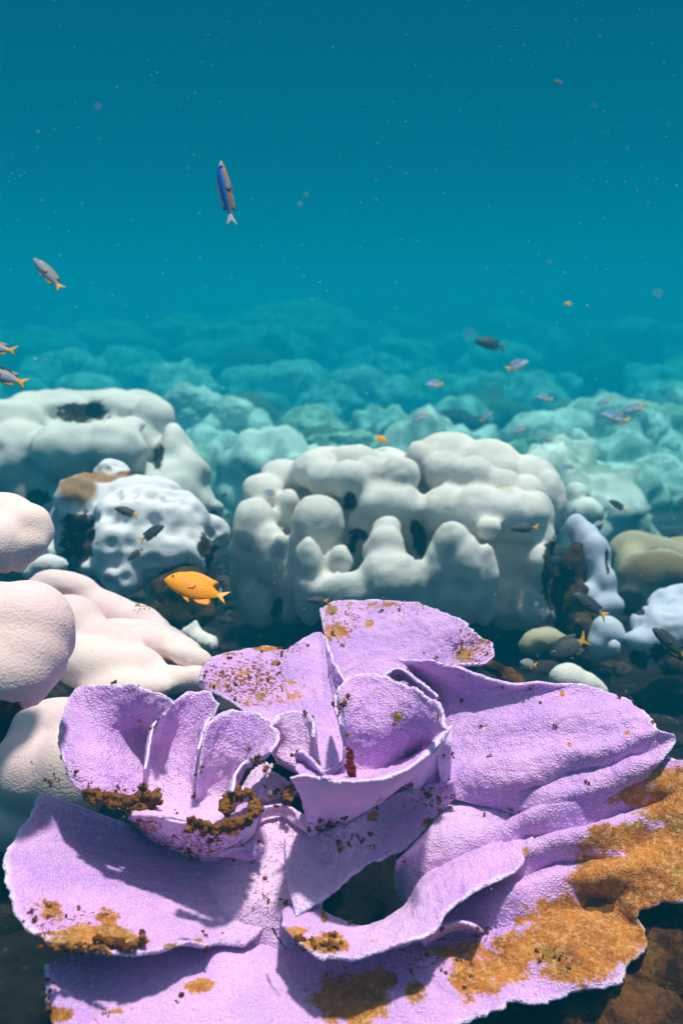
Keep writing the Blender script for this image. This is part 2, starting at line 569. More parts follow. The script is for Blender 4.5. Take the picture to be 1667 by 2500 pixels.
# pocked mound in front of it
d = 2.75
o = blob('coral_boulder', [
    l3(500, 460, d + .2, 90, 60, 1.3), l3(600, 560, d + .12, 230, 95, 1.2), l3(430, 560, d + .12, 160, 100, 1.2), l3(340, 600, d + .08, 100, 130, 1.0),
    l3(650, 680, d, 250, 160, 1.1), l3(790, 700, d + .02, 160, 160, 1.1), l3(520, 790, d - .06, 160, 150, .9), l3(400, 880, d - .1, 55, 70, 1.0),
    l3(700, 830, d - .06, 240, 150, .9), l3(560, 940, d - .1, 120, 90, .9), l3(860, 840, d - .04, 120, 130, 1.0), l3(930, 900, d - .02, 60, 160, 1.0),
    l3(960, 740, d + .08, 80, 90, 1.2), l3(300, 720, d + .12, 70, 170, 1.2), l3(230, 830, d + .25, 100, 90, 1.2), l3(960, 1030, d, 50, 80, 1.0), l3(800, 1000, d + .1, 140, 140, 1.0), l3(620, 760, d + .15, 300, 230, .8), l3(450, 720, d + .1, 180, 190, .8), l3(800, 880, d + .12, 180, 230, .8)],
    M['white2'], 0.009, 2, (0.014, 7), (0.026, 17), spots=[s3(345, 760, 78, 1.2, 120), s3(310, 850, 50, 1, 60), s3(930, 800, 48, 1, 60), s3(970, 870, 40, 1, 80), s3(1000, 860, 28, 1, 60), s3(830, 980, 130, 1.2, 92), s3(850, 1080, 130, 1.2, 90)],
    tans=[s3(350, 540, 85, 1.1, 70), s3(440, 480, 110, 1, 26), s3(560, 470, 60, .9, 14)])
tag(o, 'white pocked coral mound with a tan cap and dark brown hollows behind orange fish', 'coral', 'bleached boulder corals of the middle reef')

# dark brown rock the mound stands on
o = blob('reef_rock', [l3(830, 1010, 2.62, 150, 110, 1.0), l3(850, 1100, 2.6, 130, 70, 1.0), l3(760, 1080, 2.6, 90, 70, 1), l3(900, 1040, 2.66, 90, 110, 1)], M['brownrock'], 0.014, 2, (0.02, 8), small=0.022)
tag(o, 'brown algae-covered rock under the pocked white mound behind orange fish', 'rock')

# the big lobed boulder in the middle
d = 3.05
cb = [
    # crown
    l4(520, 430, d + .30, 180, 150, 1.3), l4(430, 405, d + .12, 95, 98, 1), l4(700, 480, d + .22, 190, 165, 1.2), l4(880, 520, d + .2, 140, 150, 1.2), l4(965, 610, d + .12, 88, 170, 1.1),
    l4(250, 440, d + .2, 130, 102, 1.3), l4(120, 430, d + .14, 130, 98, 1.3), l4(0, 436, d + .2, 120, 96, 1.2), l4(-60, 450, d + .08, 100, 90, 1.2), l3(1270, 490, d + .14, 110, 85, 1.1),
    l4(315, 470, d - .04, 92, 96, 1), l4(200, 468, d - .01, 92, 88, 1), l4(95, 490, d - .05, 98, 90, 1), l4(-10, 490, d - .0, 90, 84, 1), l4(520, 455, d + .02, 95, 98, 1), l4(640, 480, d - .01, 108, 100, 1), l4(760, 535, d - .03, 105, 95, 1), l4(860, 560, d + .0, 100, 95, 1),
    # left flank
    l3(1180, 560, d + .05, 95, 95, 1), l3(1150, 720, d - .05, 105, 140, 1), l3(1120, 900, d - .02, 92, 230, 1), l3(1220, 850, d - .08, 90, 170, 1), l3(1180, 1030, d - .02, 118, 150, 1),
    # knobs
    l3(1430, 690, d - .16, 125, 130, .95), l3(1430, 830, d - .13, 118, 120, 1), l3(1390, 880, d - .27, 72, 140, .9), l3(1395, 1010, d - .25, 82, 160, .9), l3(1530, 862, d - .24, 62, 70, .9),
    l3(1300, 950, d - .1, 80, 210, 1), l3(1300, 640, d, 60, 100, 1), l3(1265, 790, d - .16, 36, 60, 1),
    l4(270, 605, d - .06, 165, 112, 1), l4(165, 655, d - .04, 75, 115, .9), l4(345, 660, d - .04, 70, 120, .9),
    l4(258, 712, d - .22, 74, 72, 1), l4(255, 800, d - .26, 98, 115, 1), l4(270, 935, d - .30, 135, 150, .9), l4(130, 985, d - .30, 200, 92, .8), l4(370, 985, d - .28, 88, 170, .9), l4(0, 975, d - .27, 100, 72, 1),
    # right mass
    l4(520, 625, d - .08, 120, 115, 1), l4(660, 645, d - .11, 140, 132, 1), l4(820, 645, d - .14, 160, 125, 1), l4(920, 700, d - .1, 92, 170, 1),
    l4(540, 755, d - .30, 86, 92, .9), l4(500, 885, d - .27, 96, 150, .9), l4(595, 885, d - .29, 92, 165, .9), l4(560, 1000, d - .25, 135, 175, .8), l4(692, 960, d - .27, 64, 195, .8), l4(712, 705, d - .24, 56, 52, .9),
    l4(830, 850, d - .05, 170, 265, .7), l4(935, 880, d - .17, 76, 115, .9), l4(965, 770, d - .14, 60, 95, 1), l4(885, 1035, d - .12, 115, 130, .9), l4(795, 1045, d - .1, 92, 115, .9), l4(978, 1075, d - .1, 36, 72, 1),
    # body behind them
    l4(450, 800, d + .34, 470, 360, .7), l4(30, 760, d + .3, 300, 330, .7), l4(640, 760, d + .12, 300, 300, .6), l3(1300, 900, d + .15, 170, 280, .7)]
def spread(e, d0, k):
    c, rr_, rot = e
    D = (Vector(c) - Vector((0, 0, CAMZ))).dot(FWD)
    f = (d0 + (D - d0) * (k if D < d0 else 1.0)) / D
    return (Vector((0, 0, CAMZ)) + (Vector(c) - Vector((0, 0, CAMZ))) * f, tuple(x * f for x in rr_), rot)
o = blob('coral_boulder', cb, M['white'], 0.0110, 2, (0.014, 7), dimple=(0.006, 12), small=0.004,
         spots=[s4(95, 590, 27, 1.1, 38), s4(128, 738, 42, 1.1, 26), s4(112, 785, 22, 1, 45), s4(402, 765, 30, 1.15, 80), s4(385, 705, 24, 1.0, 40), s4(1010, 900, 60, 1.2, 160), s4(1050, 1000, 60, 1, 120), s3(1240, 1080, 26, 1, 60)],
         tans=[s4(430, 320, 60, .5, 25), s4(770, 525, 70, .6, 22), s4(530, 700, 60, .5, 40), s4(900, 1000, 180, .5, 200), s4(780, 900, 130, .4, 200), s4(500, 610, 60, .4)])
tag(o, 'large lobed bleached white coral boulder with rounded knobs in the middle of the reef', 'coral', 'bleached boulder corals of the middle reef')

# right side: column, beige boulder, blue-white mound and small heads
o = blob('reef_rock', [l4(1090, 900, 2.95, 60, 150, 1.0), l4(1100, 1060, 2.9, 70, 120, 1), l4(1060, 1000, 3.0, 80, 200, 1.0), l4(1120, 1150, 2.85, 60, 70, 1)], M['brownrock'], 0.013, 2, (0.01, 9), small=0.02)
tag(o, 'dark brown upright rock between the white boulder and the pale blue coral', 'rock')
o = blob('stony_coral', [l4(1100, 700, 3.0, 52, 70, 1), l4(1140, 760, 2.98, 65, 90, 1), l4(1180, 850, 2.95, 75, 130, 1), l4(1210, 960, 2.92, 60, 130, 1), l4(1200, 1060, 2.9, 100, 72, 1), l4(1140, 1010, 2.9, 60, 70, 1)], M['blue'], 0.011, 5, (0.02, 8), spots=[s4(1240, 860, 14, .9, 60)])
tag(o, 'tall narrow pale blue coral leaning beside the dark upright rock', 'coral', 'bleached small coral heads')
o = blob('coral_boulder', [l4(1360, 800, 3.6, 130, 90, 1.2), l4(1440, 800, 3.6, 180, 70, 1.2), l4(1330, 880, 3.5, 100, 130, 1), l4(1460, 900, 3.4, 190, 120, 1), l4(1380, 990, 3.4, 110, 90, 1), l4(1560, 800, 3.7, 120, 60, 1.2), l4(1600, 900, 3.6, 150, 150, 1)], M['beige'], 0.016, 6, (0.03, 5), dimple=(0.02, 4), tans=[s4(1450, 880, 170, 1, 90), s4(1320, 1020, 80, 1, 40)])
tag(o, 'beige and brown coral boulder at the right edge behind the blue corals', 'coral', 'bleached boulder corals of the middle reef')
o = blob('coral_boulder', [l4(1480, 1040, 2.7, 90, 70, 1), l4(1400, 1120, 2.65, 70, 80, 1), l4(1500, 1160, 2.6, 150, 130, .9), l4(1560, 1030, 2.75, 100, 90, 1), l4(1420, 1200, 2.58, 110, 90, 1), l4(1600, 1150, 2.65, 130, 170, .9), l4(1400, 1280, 2.6, 90, 60, 1)], M['blue'], 0.011, 3, (0.02, 9), (0.022, 11), spots=[s4(1360, 1060, 40, 1, 22), s4(1500, 1270, 80, 1, 70), s4(1350, 1300, 70, 1, 60)])
tag(o, 'lumpy blue-white coral mound at the right edge below the beige boulder', 'coral', 'bleached boulder corals of the middle reef')
for name, ells, mat, lab in [
    ('stony_coral', [l4(950, 1190, 2.5, 100, 55, 1.2), l4(890, 1220, 2.5, 50, 45, 1.2), l4(1010, 1220, 2.5, 70, 50, 1)], 'beige', 'small rounded cream coral head on the dark floor below the big white boulder'),
    ('stony_coral', [l4(1060, 1370, 2.2, 80, 60, 1.2), l4(1130, 1390, 2.2, 100, 52, 1.2), l4(1190, 1430, 2.2, 60, 40, 1.2)], 'white', 'small white coral head on the dark floor just behind the purple coral'),
    ('stony_coral', [l4(1260, 1240, 2.5, 40, 50, 1), l4(1230, 1170, 2.6, 70, 80, 1), l4(1200, 1220, 2.6, 60, 70, 1)], 'blue', 'small grey-blue coral knob under the tall narrow pale blue coral'),
    ('stony_coral', [l3(860, 1190, 2.3, 60, 45, 1), l3(880, 1160, 2.3, 26, 40, 1), l3(930, 1240, 2.25, 55, 50, 1), l3(900, 1215, 2.28, 60, 40, 1), l3(955, 1250, 2.2, 25, 40, 1)], 'white', 'small knobbly white coral below the orange fish'),
    ('stony_coral', [l3(200, 890, 2.6, 90, 55, 1), l3(270, 880, 2.6, 40, 30, 1), l3(150, 920, 2.6, 60, 40, 1)], 'white2', 'low white coral knob at the foot of the pocked mound, left side'),
    ('stony_coral', [l4(1090, 560, 4.0, 60, 60, 1), l4(1140, 640, 3.9, 75, 75, 1), l4(1080, 620, 4.0, 60, 80, 1), l4(1170, 680, 3.9, 45, 50, 1)], 'far', 'small teal-tinted coral head right behind the big white boulder')]:
    o = blob(name, ells, M[mat], 0.010, 4, (0.015, 9), small=0.004)
    tag(o, lab, 'coral', 'bleached small coral heads')
o = blob('reef_rock', [l4(730, 1320, 1.95, 70, 30, 1.2, 25), l4(800, 1360, 1.95, 90, 34, 1.2, 25), l4(680, 1290, 2.0, 60, 26, 1.2, 10)], M['mossrock'], 0.008, 2, (0.01, 9), small=0.012)
tag(o, 'mossy green rock peeping out behind the back plates of the purple coral', 'rock')

# pale pink lobed colony in the left foreground: one colony, built of fused lobes
pk = empty('lobed_coral', PD(120, 1650, 1.75))
tag(pk, 'pale pink lobed coral colony with smooth swollen folds at the left edge', 'coral')
st = dict(stains=[])
def pinklobe(ells, vox, lab, stains=(), spots=(), lump=(0.006, 6)):
    o = blob('coral_lobe', ells, M['pink'], vox, 6, lump, stains=stains, spots=spots, parent=pk)
    return o
# upper left lobe
pinklobe([l3(0, 680, 1.62, 170, 130, 1.1), l3(90, 690, 1.6, 150, 95, 1.2), l3(170, 740, 1.6, 85, 75, 1.2), l3(-60, 800, 1.55, 160, 160, 1.1), l3(40, 800, 1.58, 160, 110, 1.0), l3(120, 790, 1.58, 110, 80, 1), l3(20, 880, 1.6, 110, 80, 1)], 0.009, 'upper',
         stains=[s3(120, 860, 110, .8, 40)], spots=[s3(60, 955, 80, 1, 26)])
# middle left lobe, nearest
pinklobe([lobe(-40, 1540, 1.22, 190, 122, 1.1), lobe(60, 1535, 1.22, 120, 118, 1.0), lobe(-40, 1640, 1.18, 180, 120, 1.0), lobe(40, 1600, 1.2, 125, 120, 1.0), lobe(120, 1560, 1.24, 62, 75, 1.0)], 0.007, 'near',
         stains=[(170, 1530, 16, 1.1, 20), (20, 1725, 90, .8, 30)], spots=[(10, 1745, 60, 1.1, 28)])
# long back lobes
pinklobe([l3(300, 970, 2.1, 150, 60, 1.3, 12), l3(480, 1080, 2.1, 200, 75, 1.2, 18), l3(620, 1130, 2.08, 120, 70, 1.2, 20), l3(680, 1180, 2.06, 90, 60, 1.2), l3(200, 1010, 2.1, 120, 70, 1.3)], 0.010, 'back',
         stains=[s3(640, 1060, 60, 1.3, 70), s3(700, 1170, 50, 1.2, 30)])
pinklobe([l3(760, 1250, 1.95, 170, 70, 1.2, 14), l3(860, 1300, 1.9, 120, 60, 1.2, 18), l3(640, 1240, 1.98, 120, 70, 1.2, 14)], 0.010, 'back2', stains=[s3(780, 1340, 50, 1.4, 25)])
pinklobe([l3(330, 1140, 1.95, 150, 120, 1.3, 20), l3(480, 1230, 1.92, 190, 100, 1.2, 20), l3(620, 1330, 1.88, 150, 90, 1.2, 20), l3(420, 1330, 1.85, 200, 120, 1.2, 10), l3(760, 1400, 1.85, 130, 70, 1.2), l3(560, 1440, 1.8, 220, 80, 1.2), l3(560, 1290, 2.05, 330, 170, .7), l3(780, 1350, 1.98, 170, 90, .9), l3(300, 1180, 2.1, 200, 170, .8), l3(880, 1400, 1.85, 90, 70, 1)], 0.010, 'mid',
         stains=[s3(320, 1330, 120, .7, 70)])
# lower lobe in partial shade under the purple rim
pinklobe([lobe(150, 1780, 1.72, 130, 80, 1.1), lobe(90, 1880, 1.68, 110, 110, 1.0), lobe(170, 1900, 1.66, 100, 130, 1.0), lobe(60, 1980, 1.7, 130, 100, 1.0), lobe(250, 1760, 1.75, 110, 60, 1.0)], 0.009, 'low',
         stains=[(125, 1905, 30, 1.4), (100, 1850, 120, .5)])
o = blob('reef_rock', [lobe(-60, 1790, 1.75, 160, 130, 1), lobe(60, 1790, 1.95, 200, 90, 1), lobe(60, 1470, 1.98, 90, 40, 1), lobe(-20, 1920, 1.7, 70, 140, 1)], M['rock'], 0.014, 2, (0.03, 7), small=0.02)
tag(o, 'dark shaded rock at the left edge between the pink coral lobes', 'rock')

# ------------------------------------------------------------------ purple foliose coral
def catmull(P, n):
    P = np.asarray(P, float)
    k = len(P)
    if k == 2:
        t = np.linspace(0, 1, n)[:, None]
        return P[0] * (1 - t) + P[1] * t
    seg = np.linalg.norm(np.diff(P, axis=0), axis=1) ** 0.7 + 1e-6
    T = np.concatenate([[0], np.cumsum(seg)]); T /= T[-1]
    Pe = np.vstack([2 * P[0] - P[1], P, 2 * P[-1] - P[-2]])
    out = []
    for t in np.linspace(0, 1, n):
        i = min(max(np.searchsorted(T, t, side='right') - 1, 0), k - 2)
        f = (t - T[i]) / (T[i + 1] - T[i])
        a, b_, c, d_ = Pe[i], Pe[i + 1], Pe[i + 2], Pe[i + 3]
        out.append(0.5 * ((2 * b_) + (-a + c) * f + (2 * a - 5 * b_ + 4 * c - d_) * f * f + (-a + 3 * b_ - 3 * c + d_) * f ** 3))
    return np.array(out)

pc = empty('foliose_coral', Vector(PZ(880, 2180, 0.10)))
tag(pc, 'large purple rosette of thin ruffled coral plates with rust-brown algae along its edges', 'coral')

ALGAE = []      # (u, v, r, strength, rv) in photograph pixels
def bA(x, y, r, k=1.0, ry=None): ALGAE.append((x / 1.8447, 1450 + y / 1.8447, r / 1.8447, k, (ry or r) / 1.8447))
def bB(x, y, r, k=1.0, ry=None): ALGAE.append((800 + x / 1.8085, 1450 + y / 1.8085, r / 1.8085, k, (ry or r) / 1.8085))
STAIN = []
def tA(x, y, r, k=1.0, ry=None): STAIN.append((x / 1.8447, 1450 + y / 1.8447, r / 1.8447, k, (ry or r) / 1.8447))
def tB(x, y, r, k=1.0, ry=None): STAIN.append((800 + x / 1.8085, 1450 + y / 1.8085, r / 1.8085, k, (ry or r) / 1.8085))

V_COUNT = []
def plate(name, rows, th=0.012, n=150, m=110, mat='purple', lump=0.004, ruffle=0.006, rag=0.0075, algae=(), stain=(), pink=(), rimedge='end', flip=False, label=None, edge=1.0, grooves=()):
    """rows: list of lists of points, root first, rim last. A closed, thin, rounded-edge plate."""
    R_ = np.array([catmull([tuple(p) for p in r], n) for r in rows])          # rows x n
    G = np.array([catmull(R_[:, j], m) for j in range(n)]).transpose(1, 0, 2)  # m x n x 3
    ti = np.linspace(0, 1, m)[:, None] * np.ones((1, n))
    tj = np.linspace(0, 1, n)[None, :] * np.ones((m, 1))
    flat = G.reshape(-1, 3)
    th = th * 0.75
    def normals(G):
        gi = np.gradient(G, axis=0); gj = np.gradient(G, axis=1)
        nn = np.cross(gi, gj)
        nn /= np.linalg.norm(nn, axis=2, keepdims=True) + 1e-9
        mean = nn.mean(axis=(0, 1))
        if mean @ np.array([0, -0.5, 1.0]) < 0: nn = -nn
        if flip: nn = -nn
        return nn
    nn = normals(G)
    outd = np.gradient(G, axis=0)
    outd /= np.linalg.norm(outd, axis=2, keepdims=True) + 1e-9
    rim = np.clip((ti - 0.55) / 0.45, 0, 1)
    for (a0, b0, wd, dp) in grooves:                     # a fold running along a line; width in photograph pixels
        gu, gv = proj(flat)
        ax, ay, bx, by = a0[0], a0[1], b0[0], b0[1]
        L2 = (bx - ax) ** 2 + (by - ay) ** 2
        tt = ((gu - ax) * (bx - ax) + (gv - ay) * (by - ay)) / L2
        wob = 14 * fbm(flat * 9, 2, 51)
        dist = ((gu - ax) * (by - ay) - (gv - ay) * (bx - ax)) / math.sqrt(L2) + wob
        fade = np.clip(tt * 4 + .3, 0, 1) * np.clip((1 - tt) * 4 + .5, 0, 1)
        G = G + nn * (dp * np.exp(-(dist / wd) ** 2) * fade).reshape(m, n)[..., None]
    # ruffles towards the rim, ragged margin
    G = G + nn * (ruffle * rim ** 2 * fbm(flat * 14, 2, 21).reshape(m, n))[..., None]
    G = G + outd * (rag * rim ** 3 * (fbm(flat * 45, 3, 31) + 0.6 * fbm(flat * 12, 2, 33)).reshape(m, n))[..., None]
    flat = G.reshape(-1, 3)
    nn = normals(G)
    disp = lump * fbm(flat * 22, 3, 41) + 0.0016 * fbm(flat * 90, 2, 43)
    arc = np.linalg.norm(np.diff(G[-1], axis=0), axis=1).sum()
    rib = np.stack([(tj * arc * 38).ravel(), (ti * 2.2).ravel(), np.full(m * n, len(V_COUNT) * 3.3)], 1)
    V_COUNT.append(0)
    disp = disp + (0.0028 if mat == 'purple' else 0.001) * fbm(rib, 2, 71) * np.clip(ti.ravel() * 1.6, 0, 1)
    # edge profile: 0 on the margin, 1 inside
    step_i = np.linalg.norm(np.diff(G, axis=0), axis=2).sum(0).mean()
    step_j = np.linalg.norm(np.diff(G, axis=1), axis=2).sum(1).mean()
    e_end = (1 - ti) * step_i
    e_side = np.minimum(tj, 1 - tj) * step_j
    e_root = ti * step_i
    e = np.minimum(np.minimum(e_end, e_side), e_root)
    q = np.clip(e / (th * 0.7), 0, 1)
    prof = np.sqrt(np.clip(1 - (1 - q) ** 2, 0, 1))
    thick = th * (0.6 + 0.4 * np.clip(e / 0.05, 0, 1))
    D = disp.reshape(m, n) * np.clip(q, 0, 1)
    top = G + nn * (prof * thick * 0.5 + D)[..., None]
    bot = G - nn * (prof * thick * 0.5 - D * 0.6)[..., None]
    idx = np.arange(m * n).reshape(m, n)
    inner = np.zeros((m, n), bool); inner[1:-1, 1:-1] = True
    bidx = idx.copy()
    bidx[inner] = m * n + np.arange(inner.sum())
    V = np.vstack([top.reshape(-1, 3), bot[inner]])
    F1 = np.stack([idx[:-1, :-1], idx[:-1, 1:], idx[1:, 1:], idx[1:, :-1]], -1).reshape(-1, 4)
    F2 = np.stack([bidx[:-1, :-1], bidx[1:, :-1], bidx[1:, 1:], bidx[:-1, 1:]], -1).reshape(-1, 4)
    # orient faces outward
    a, b_, c = V[F1[0, 0]], V[F1[0, 1]], V[F1[0, 2]]
    mid = (m // 2) * (n - 1) + n // 2
    a, b_, c = V[F1[mid, 0]], V[F1[mid, 1]], V[F1[mid, 2]]
    if np.cross(b_ - a, c - a) @ nn[m // 2, n // 2] < 0:
        F1, F2 = F1[:, ::-1], F2[:, ::-1]
    u, v = proj(V)
    e_rim = np.minimum(e_end, e_side + 0.0)
    rimv = edge * np.clip(1 - e_rim / 0.009, 0, 1).reshape(-1)
    rimv = np.concatenate([rimv, rimv.reshape(m, n)[inner]])
    al = spots_mask(u, v, list(algae)) if len(algae) else np.zeros(len(V))
    al[m * n:] *= 0.6
    stv = spots_mask(u, v, list(stain)) if len(stain) else np.zeros(len(V))
    stv = np.maximum(stv, 0.25 * rimv)
    pkv = spots_mask(u, v, list(pink)) if len(pink) else np.zeros(len(V))
    me = mesh_from(name, V - np.array(pc.location), np.vstack([F1, F2]), M[mat], attrs={'rim': rimv, 'algae': al, 'stain': stv, 'pink': pkv})
    o = link(name, me, pc)
    if label: o['label'] = label
    return o

def sA(x, y, r, k=1.0, ry=None): return (x / 1.8447, 1450 + y / 1.8447, r / 1.8447, k, (ry or r) / 1.8447)
def sB(x, y, r, k=1.0, ry=None): return (800 + x / 1.8085, 1450 + y / 1.8085, r / 1.8085, k, (ry or r) / 1.8085)
def rowA(z, *pts): return [A(p[0], p[1], p[2] if len(p) > 2 else z) for p in pts]
def rowB(z, *pts): return [B(p[0], p[1], p[2] if len(p) > 2 else z) for p in pts]

PINKC = [sA(1250, 1250, 450, .8, 350), sB(0, 900, 400, .8, 300)]
# bottom plate sweeping from the lower left to the right edge
inner = rowA(.27, (200, 1672), (420, 1600, .25), (800, 1560, .24), (1200, 1500, .22)) + rowB(.21, (0, 1540), (250, 1460), (450, 1330), (620, 1200, .245), (720, 1060, .28), (860, 960, .30), (1010, 905, .312), (1210, 830, .332), (1390, 755, .355), (1500, 716, .378))
outer = rowA(.24, (212, 1850), (330, 2020), (760, 2120, .22), (1250, 2150, .21)) + rowB(.20, (100, 2020), (640, 1895), (810, 1815), (960, 1810), (1130, 1745, .21), (1300, 1690, .22), (1400, 1530, .22), (1340, 1420, .24), (1520, 1365, .26), (1720, 1250, .29), (1780, 900, .35), (1620, 735, .378))
def midrow(a, b_, f, dz): return [Vector(x).lerp(Vector(y), f) + Vector((0, 0, dz)) for x, y in zip(a + [a[-1]] * (len(b_) - len(a)), b_)]
inner2 = [tuple(p) for p in catmull([tuple(p) for p in inner], 24)]
outer2 = [tuple(p) for p in catmull([tuple(p) for p in outer], 24)]
bot_algae = [sB(1300, 1080, 170, 1.1, 70), sB(1200, 1500, 220, 1.2, 110), sB(1000, 1560, 200, 1.0, 90), sB(780, 1640, 150, .9, 80), sB(1420, 1280, 180, 1.2, 90), sB(1600, 1100, 120, 1.2, 200), sB(1560, 900, 190, 1.1, 130), sB(1480, 1130, 180, 1.2, 90), sB(1350, 900, 120, .75, 60), sB(1250, 1260, 180, 1.2, 110), sB(1080, 1440, 200, 1.2, 100), sB(1300, 1400, 170, 1.2, 90), sB(900, 1560, 200, 1.0, 80), sB(1150, 1600, 160, 1.1, 110), sB(650, 1690, 110, 1.0, 90), sB(560, 1570, 130, .85, 34), sB(1050, 1660, 130, .9, 60),
             sB(100, 1800, 150, 1.1, 110), sB(230, 1690, 80, .9, 60), sB(380, 1760, 60, .75, 70), sA(910, 1770, 62, 1, 34), sA(1530, 1830, 110, 1.1, 80), sA(270, 1900, 60, 1, 40), sA(520, 1880, 40, .75, 16), sA(1380, 1780, 30, .75, 14), sB(1550, 1300, 90, 1.0, 60)]
rws = [inner2]
folds = [0, 0.5, 1.0, 0.2, 0.9, 0.3]
for f in (0.2, 0.4, 0.6, 0.8):
    row = []
    for k, (a_, b_) in enumerate(zip(inner2, outer2)):
        p = Vector(a_).lerp(Vector(b_), f)
        dz = 0.012 * math.sin(k * 1.5 + 0.4) * math.sin(math.pi * f) * (1 if k > 12 else 0.3)
        row.append(p + Vector((0, 0, dz)))
    rws.append(row)
rws.append(outer2)
plate('coral_plate', rws, 0.016, 420, 130, algae=bot_algae, stain=[sA(500, 1880, 260, .5, 120), sB(600, 1600, 500, .8, 150), sA(230, 1800, 40, .9, 200)], pink=[sA(1000, 1700, 500, .3)], label='broad lowest purple plate crusted with rust-brown algae on the right', rag=0.012, grooves=[(sB(780, 1060, 1), sB(1450, 830, 1), 22, .024), (sB(780, 1110, 1), sB(1500, 900, 1), 18, -.016), (sB(740, 1190, 1), sB(1450, 990, 1), 20, .016), (sB(700, 1290, 1), sB(1400, 1100, 1), 22, -.012), (sB(660, 1370, 1), sB(1400, 1200, 1), 26, .014), (sB(620, 1490, 1), sB(1300, 1330, 1), 26, -.012)])

# lower left plate
plate('coral_plate', [
    rowA(.24, (1250, 1080), (1260, 1250), (1240, 1400), (1180, 1520), (1100, 1590)),
    rowA(.25, (900, 1120), (960, 1250), (980, 1380), (960, 1480), (980, 1580)),
    rowA(.27, (560, 1030), (560, 1160), (600, 1330), (680, 1460), (930, 1590)),
    rowA(.32, (192, 895, .33), (25, 1180, .33), (80, 1450, .32), (300, 1590, .31), (600, 1618, .30), (885, 1565, .28))],
    0.014, 260, 170, lump=0.004, ruffle=0.004,
    algae=[sA(230, 1440, 80, .62, 70), sA(430, 1540, 160, 1.15, 52), sA(300, 1575, 110, .95, 28), sA(600, 1560, 70, 1, 34), sA(480, 1480, 60, .7), sA(770, 1590, 40, .7, 14), sA(890, 1560, 24, .8, 12)],
    stain=[sA(300, 1500, 280, .9, 130), sA(150, 1500, 60, 1, 100)], pink=[sA(1150, 1250, 300, .7)], label='wide fan-shaped purple plate at lower left')

# centre floor
plate('coral_plate', [
    rowA(.31, (1060, 900), (1160, 930), (1260, 940), (1380, 1000), (1500, 1060)),
    rowA(.285, (950, 1130, .25), (1110, 1140), (1250, 1150), (1380, 1170), (1520, 1190)),
    rowA(.262, (860, 1360, .235), (1060, 1380), (1230, 1370), (1350, 1370), (1460, 1330)),
    rowA(.20, (840, 1640), (1050, 1680), (1200, 1680), (1330, 1660), (1440, 1560))],
    0.02, 170, 170, lump=0.008, algae=[], stain=[sA(1220, 1340, 160, .75)], pink=[sA(1230, 1200, 400, .9)], rag=0.0, edge=0)
# strip running from the centre up to the right with rusty margin
plate('coral_plate', [
    rowA(.30, (1280, 1100), (1400, 1085)) + rowB(.31, (0, 1040), (120, 990), (250, 900), (400, 850, .33), (556, 822, .35)),
    rowA(.28, (1290, 1280), (1420, 1230)) + rowB(.28, (30, 1180), (160, 1090), (300, 1000), (440, 950, .30), (565, 870, .33)),
    rowA(.275, (1330, 1450), (1460, 1375)) + rowB(.27, (15, 1330), (170, 1195), (260, 1175), (430, 1050, .28), (550, 900, .31))],
    0.013, 230, 90, lump=0.005, algae=[sB(470, 1010, 60, .8, 24), sB(200, 980, 28, .8), sA(1510, 1140, 60, .6, 34)], stain=[sB(450, 900, 140, .9, 90), sB(100, 1080, 160, .9, 60)], pink=[sB(0, 1100, 400, 1)], label='pale pinkish plate with rusty margin under the central cup')
# shaded floor behind the crescent
plate('coral_plate', [
    rowB(.30, (300, 1190, .27), (440, 1040, .29), (560, 880), (760, 880), (960, 900)),
    rowB(.285, (290, 1260, .22), (380, 1200, .25), (560, 1080), (760, 1030), (950, 980)),
    rowB(.23, (300, 1340, .19), (400, 1380, .20), (620, 1270), (820, 1180), (960, 1040, .26))],
    0.012, 150, 80, lump=0.006, stain=[], pink=[sB(400, 1200, 400, .6)], rag=0.01, edge=0)
# crescent tongue round the dark cavity
plate('coral_plate', [
    rowA(.25, (1268, 1440), (1305, 1372), (1385, 1372), (1475, 1440)) + rowB(.245, (60, 1440), (180, 1470), (330, 1385), (410, 1265), (520, 1130), (610, 1000), (700, 945, .27), (790, 935, .28), (905, 1030, .29)),
    rowA(.27, (1270, 1455), (1310, 1450), (1380, 1480), (1460, 1540)) + rowB(.27, (30, 1520), (150, 1540), (320, 1480), (440, 1370), (550, 1260), (660, 1150), (760, 1080), (840, 1060), (905, 1045)),
    rowA(.285, (1275, 1475), (1310, 1530), (1370, 1590), (1450, 1640)) + rowB(.285, (0, 1600), (120, 1608), (300, 1550), (450, 1500), (520, 1420), (610, 1335), (730, 1270), (835, 1225), (905, 1075))],
    0.012, 300, 90, lump=0.004, algae=[sA(1470, 1570, 110, 1.05, 40), sA(1340, 1520, 60, .85, 26), sB(885, 1140, 26, .9, 34), sB(200, 1530, 26, .7, 12), sA(1460, 1450, 14, .9, 30)],
    stain=[sA(1400, 1580, 160, 1, 60)], pink=[sB(200, 1400, 250, .5)], label='crescent-shaped purple plate curling round a dark cavity')
# thin lip below the crescent
plate('coral_plate', [
    rowB(.215, (420, 1560), (520, 1500), (600, 1480), (690, 1490)),
    rowB(.245, (400, 1530), (520, 1470), (600, 1455), (665, 1480)),
    rowB(.255, (300, 1560), (440, 1505), (560, 1445), (660, 1470))],
    0.009, 90, 40, lump=0.002)

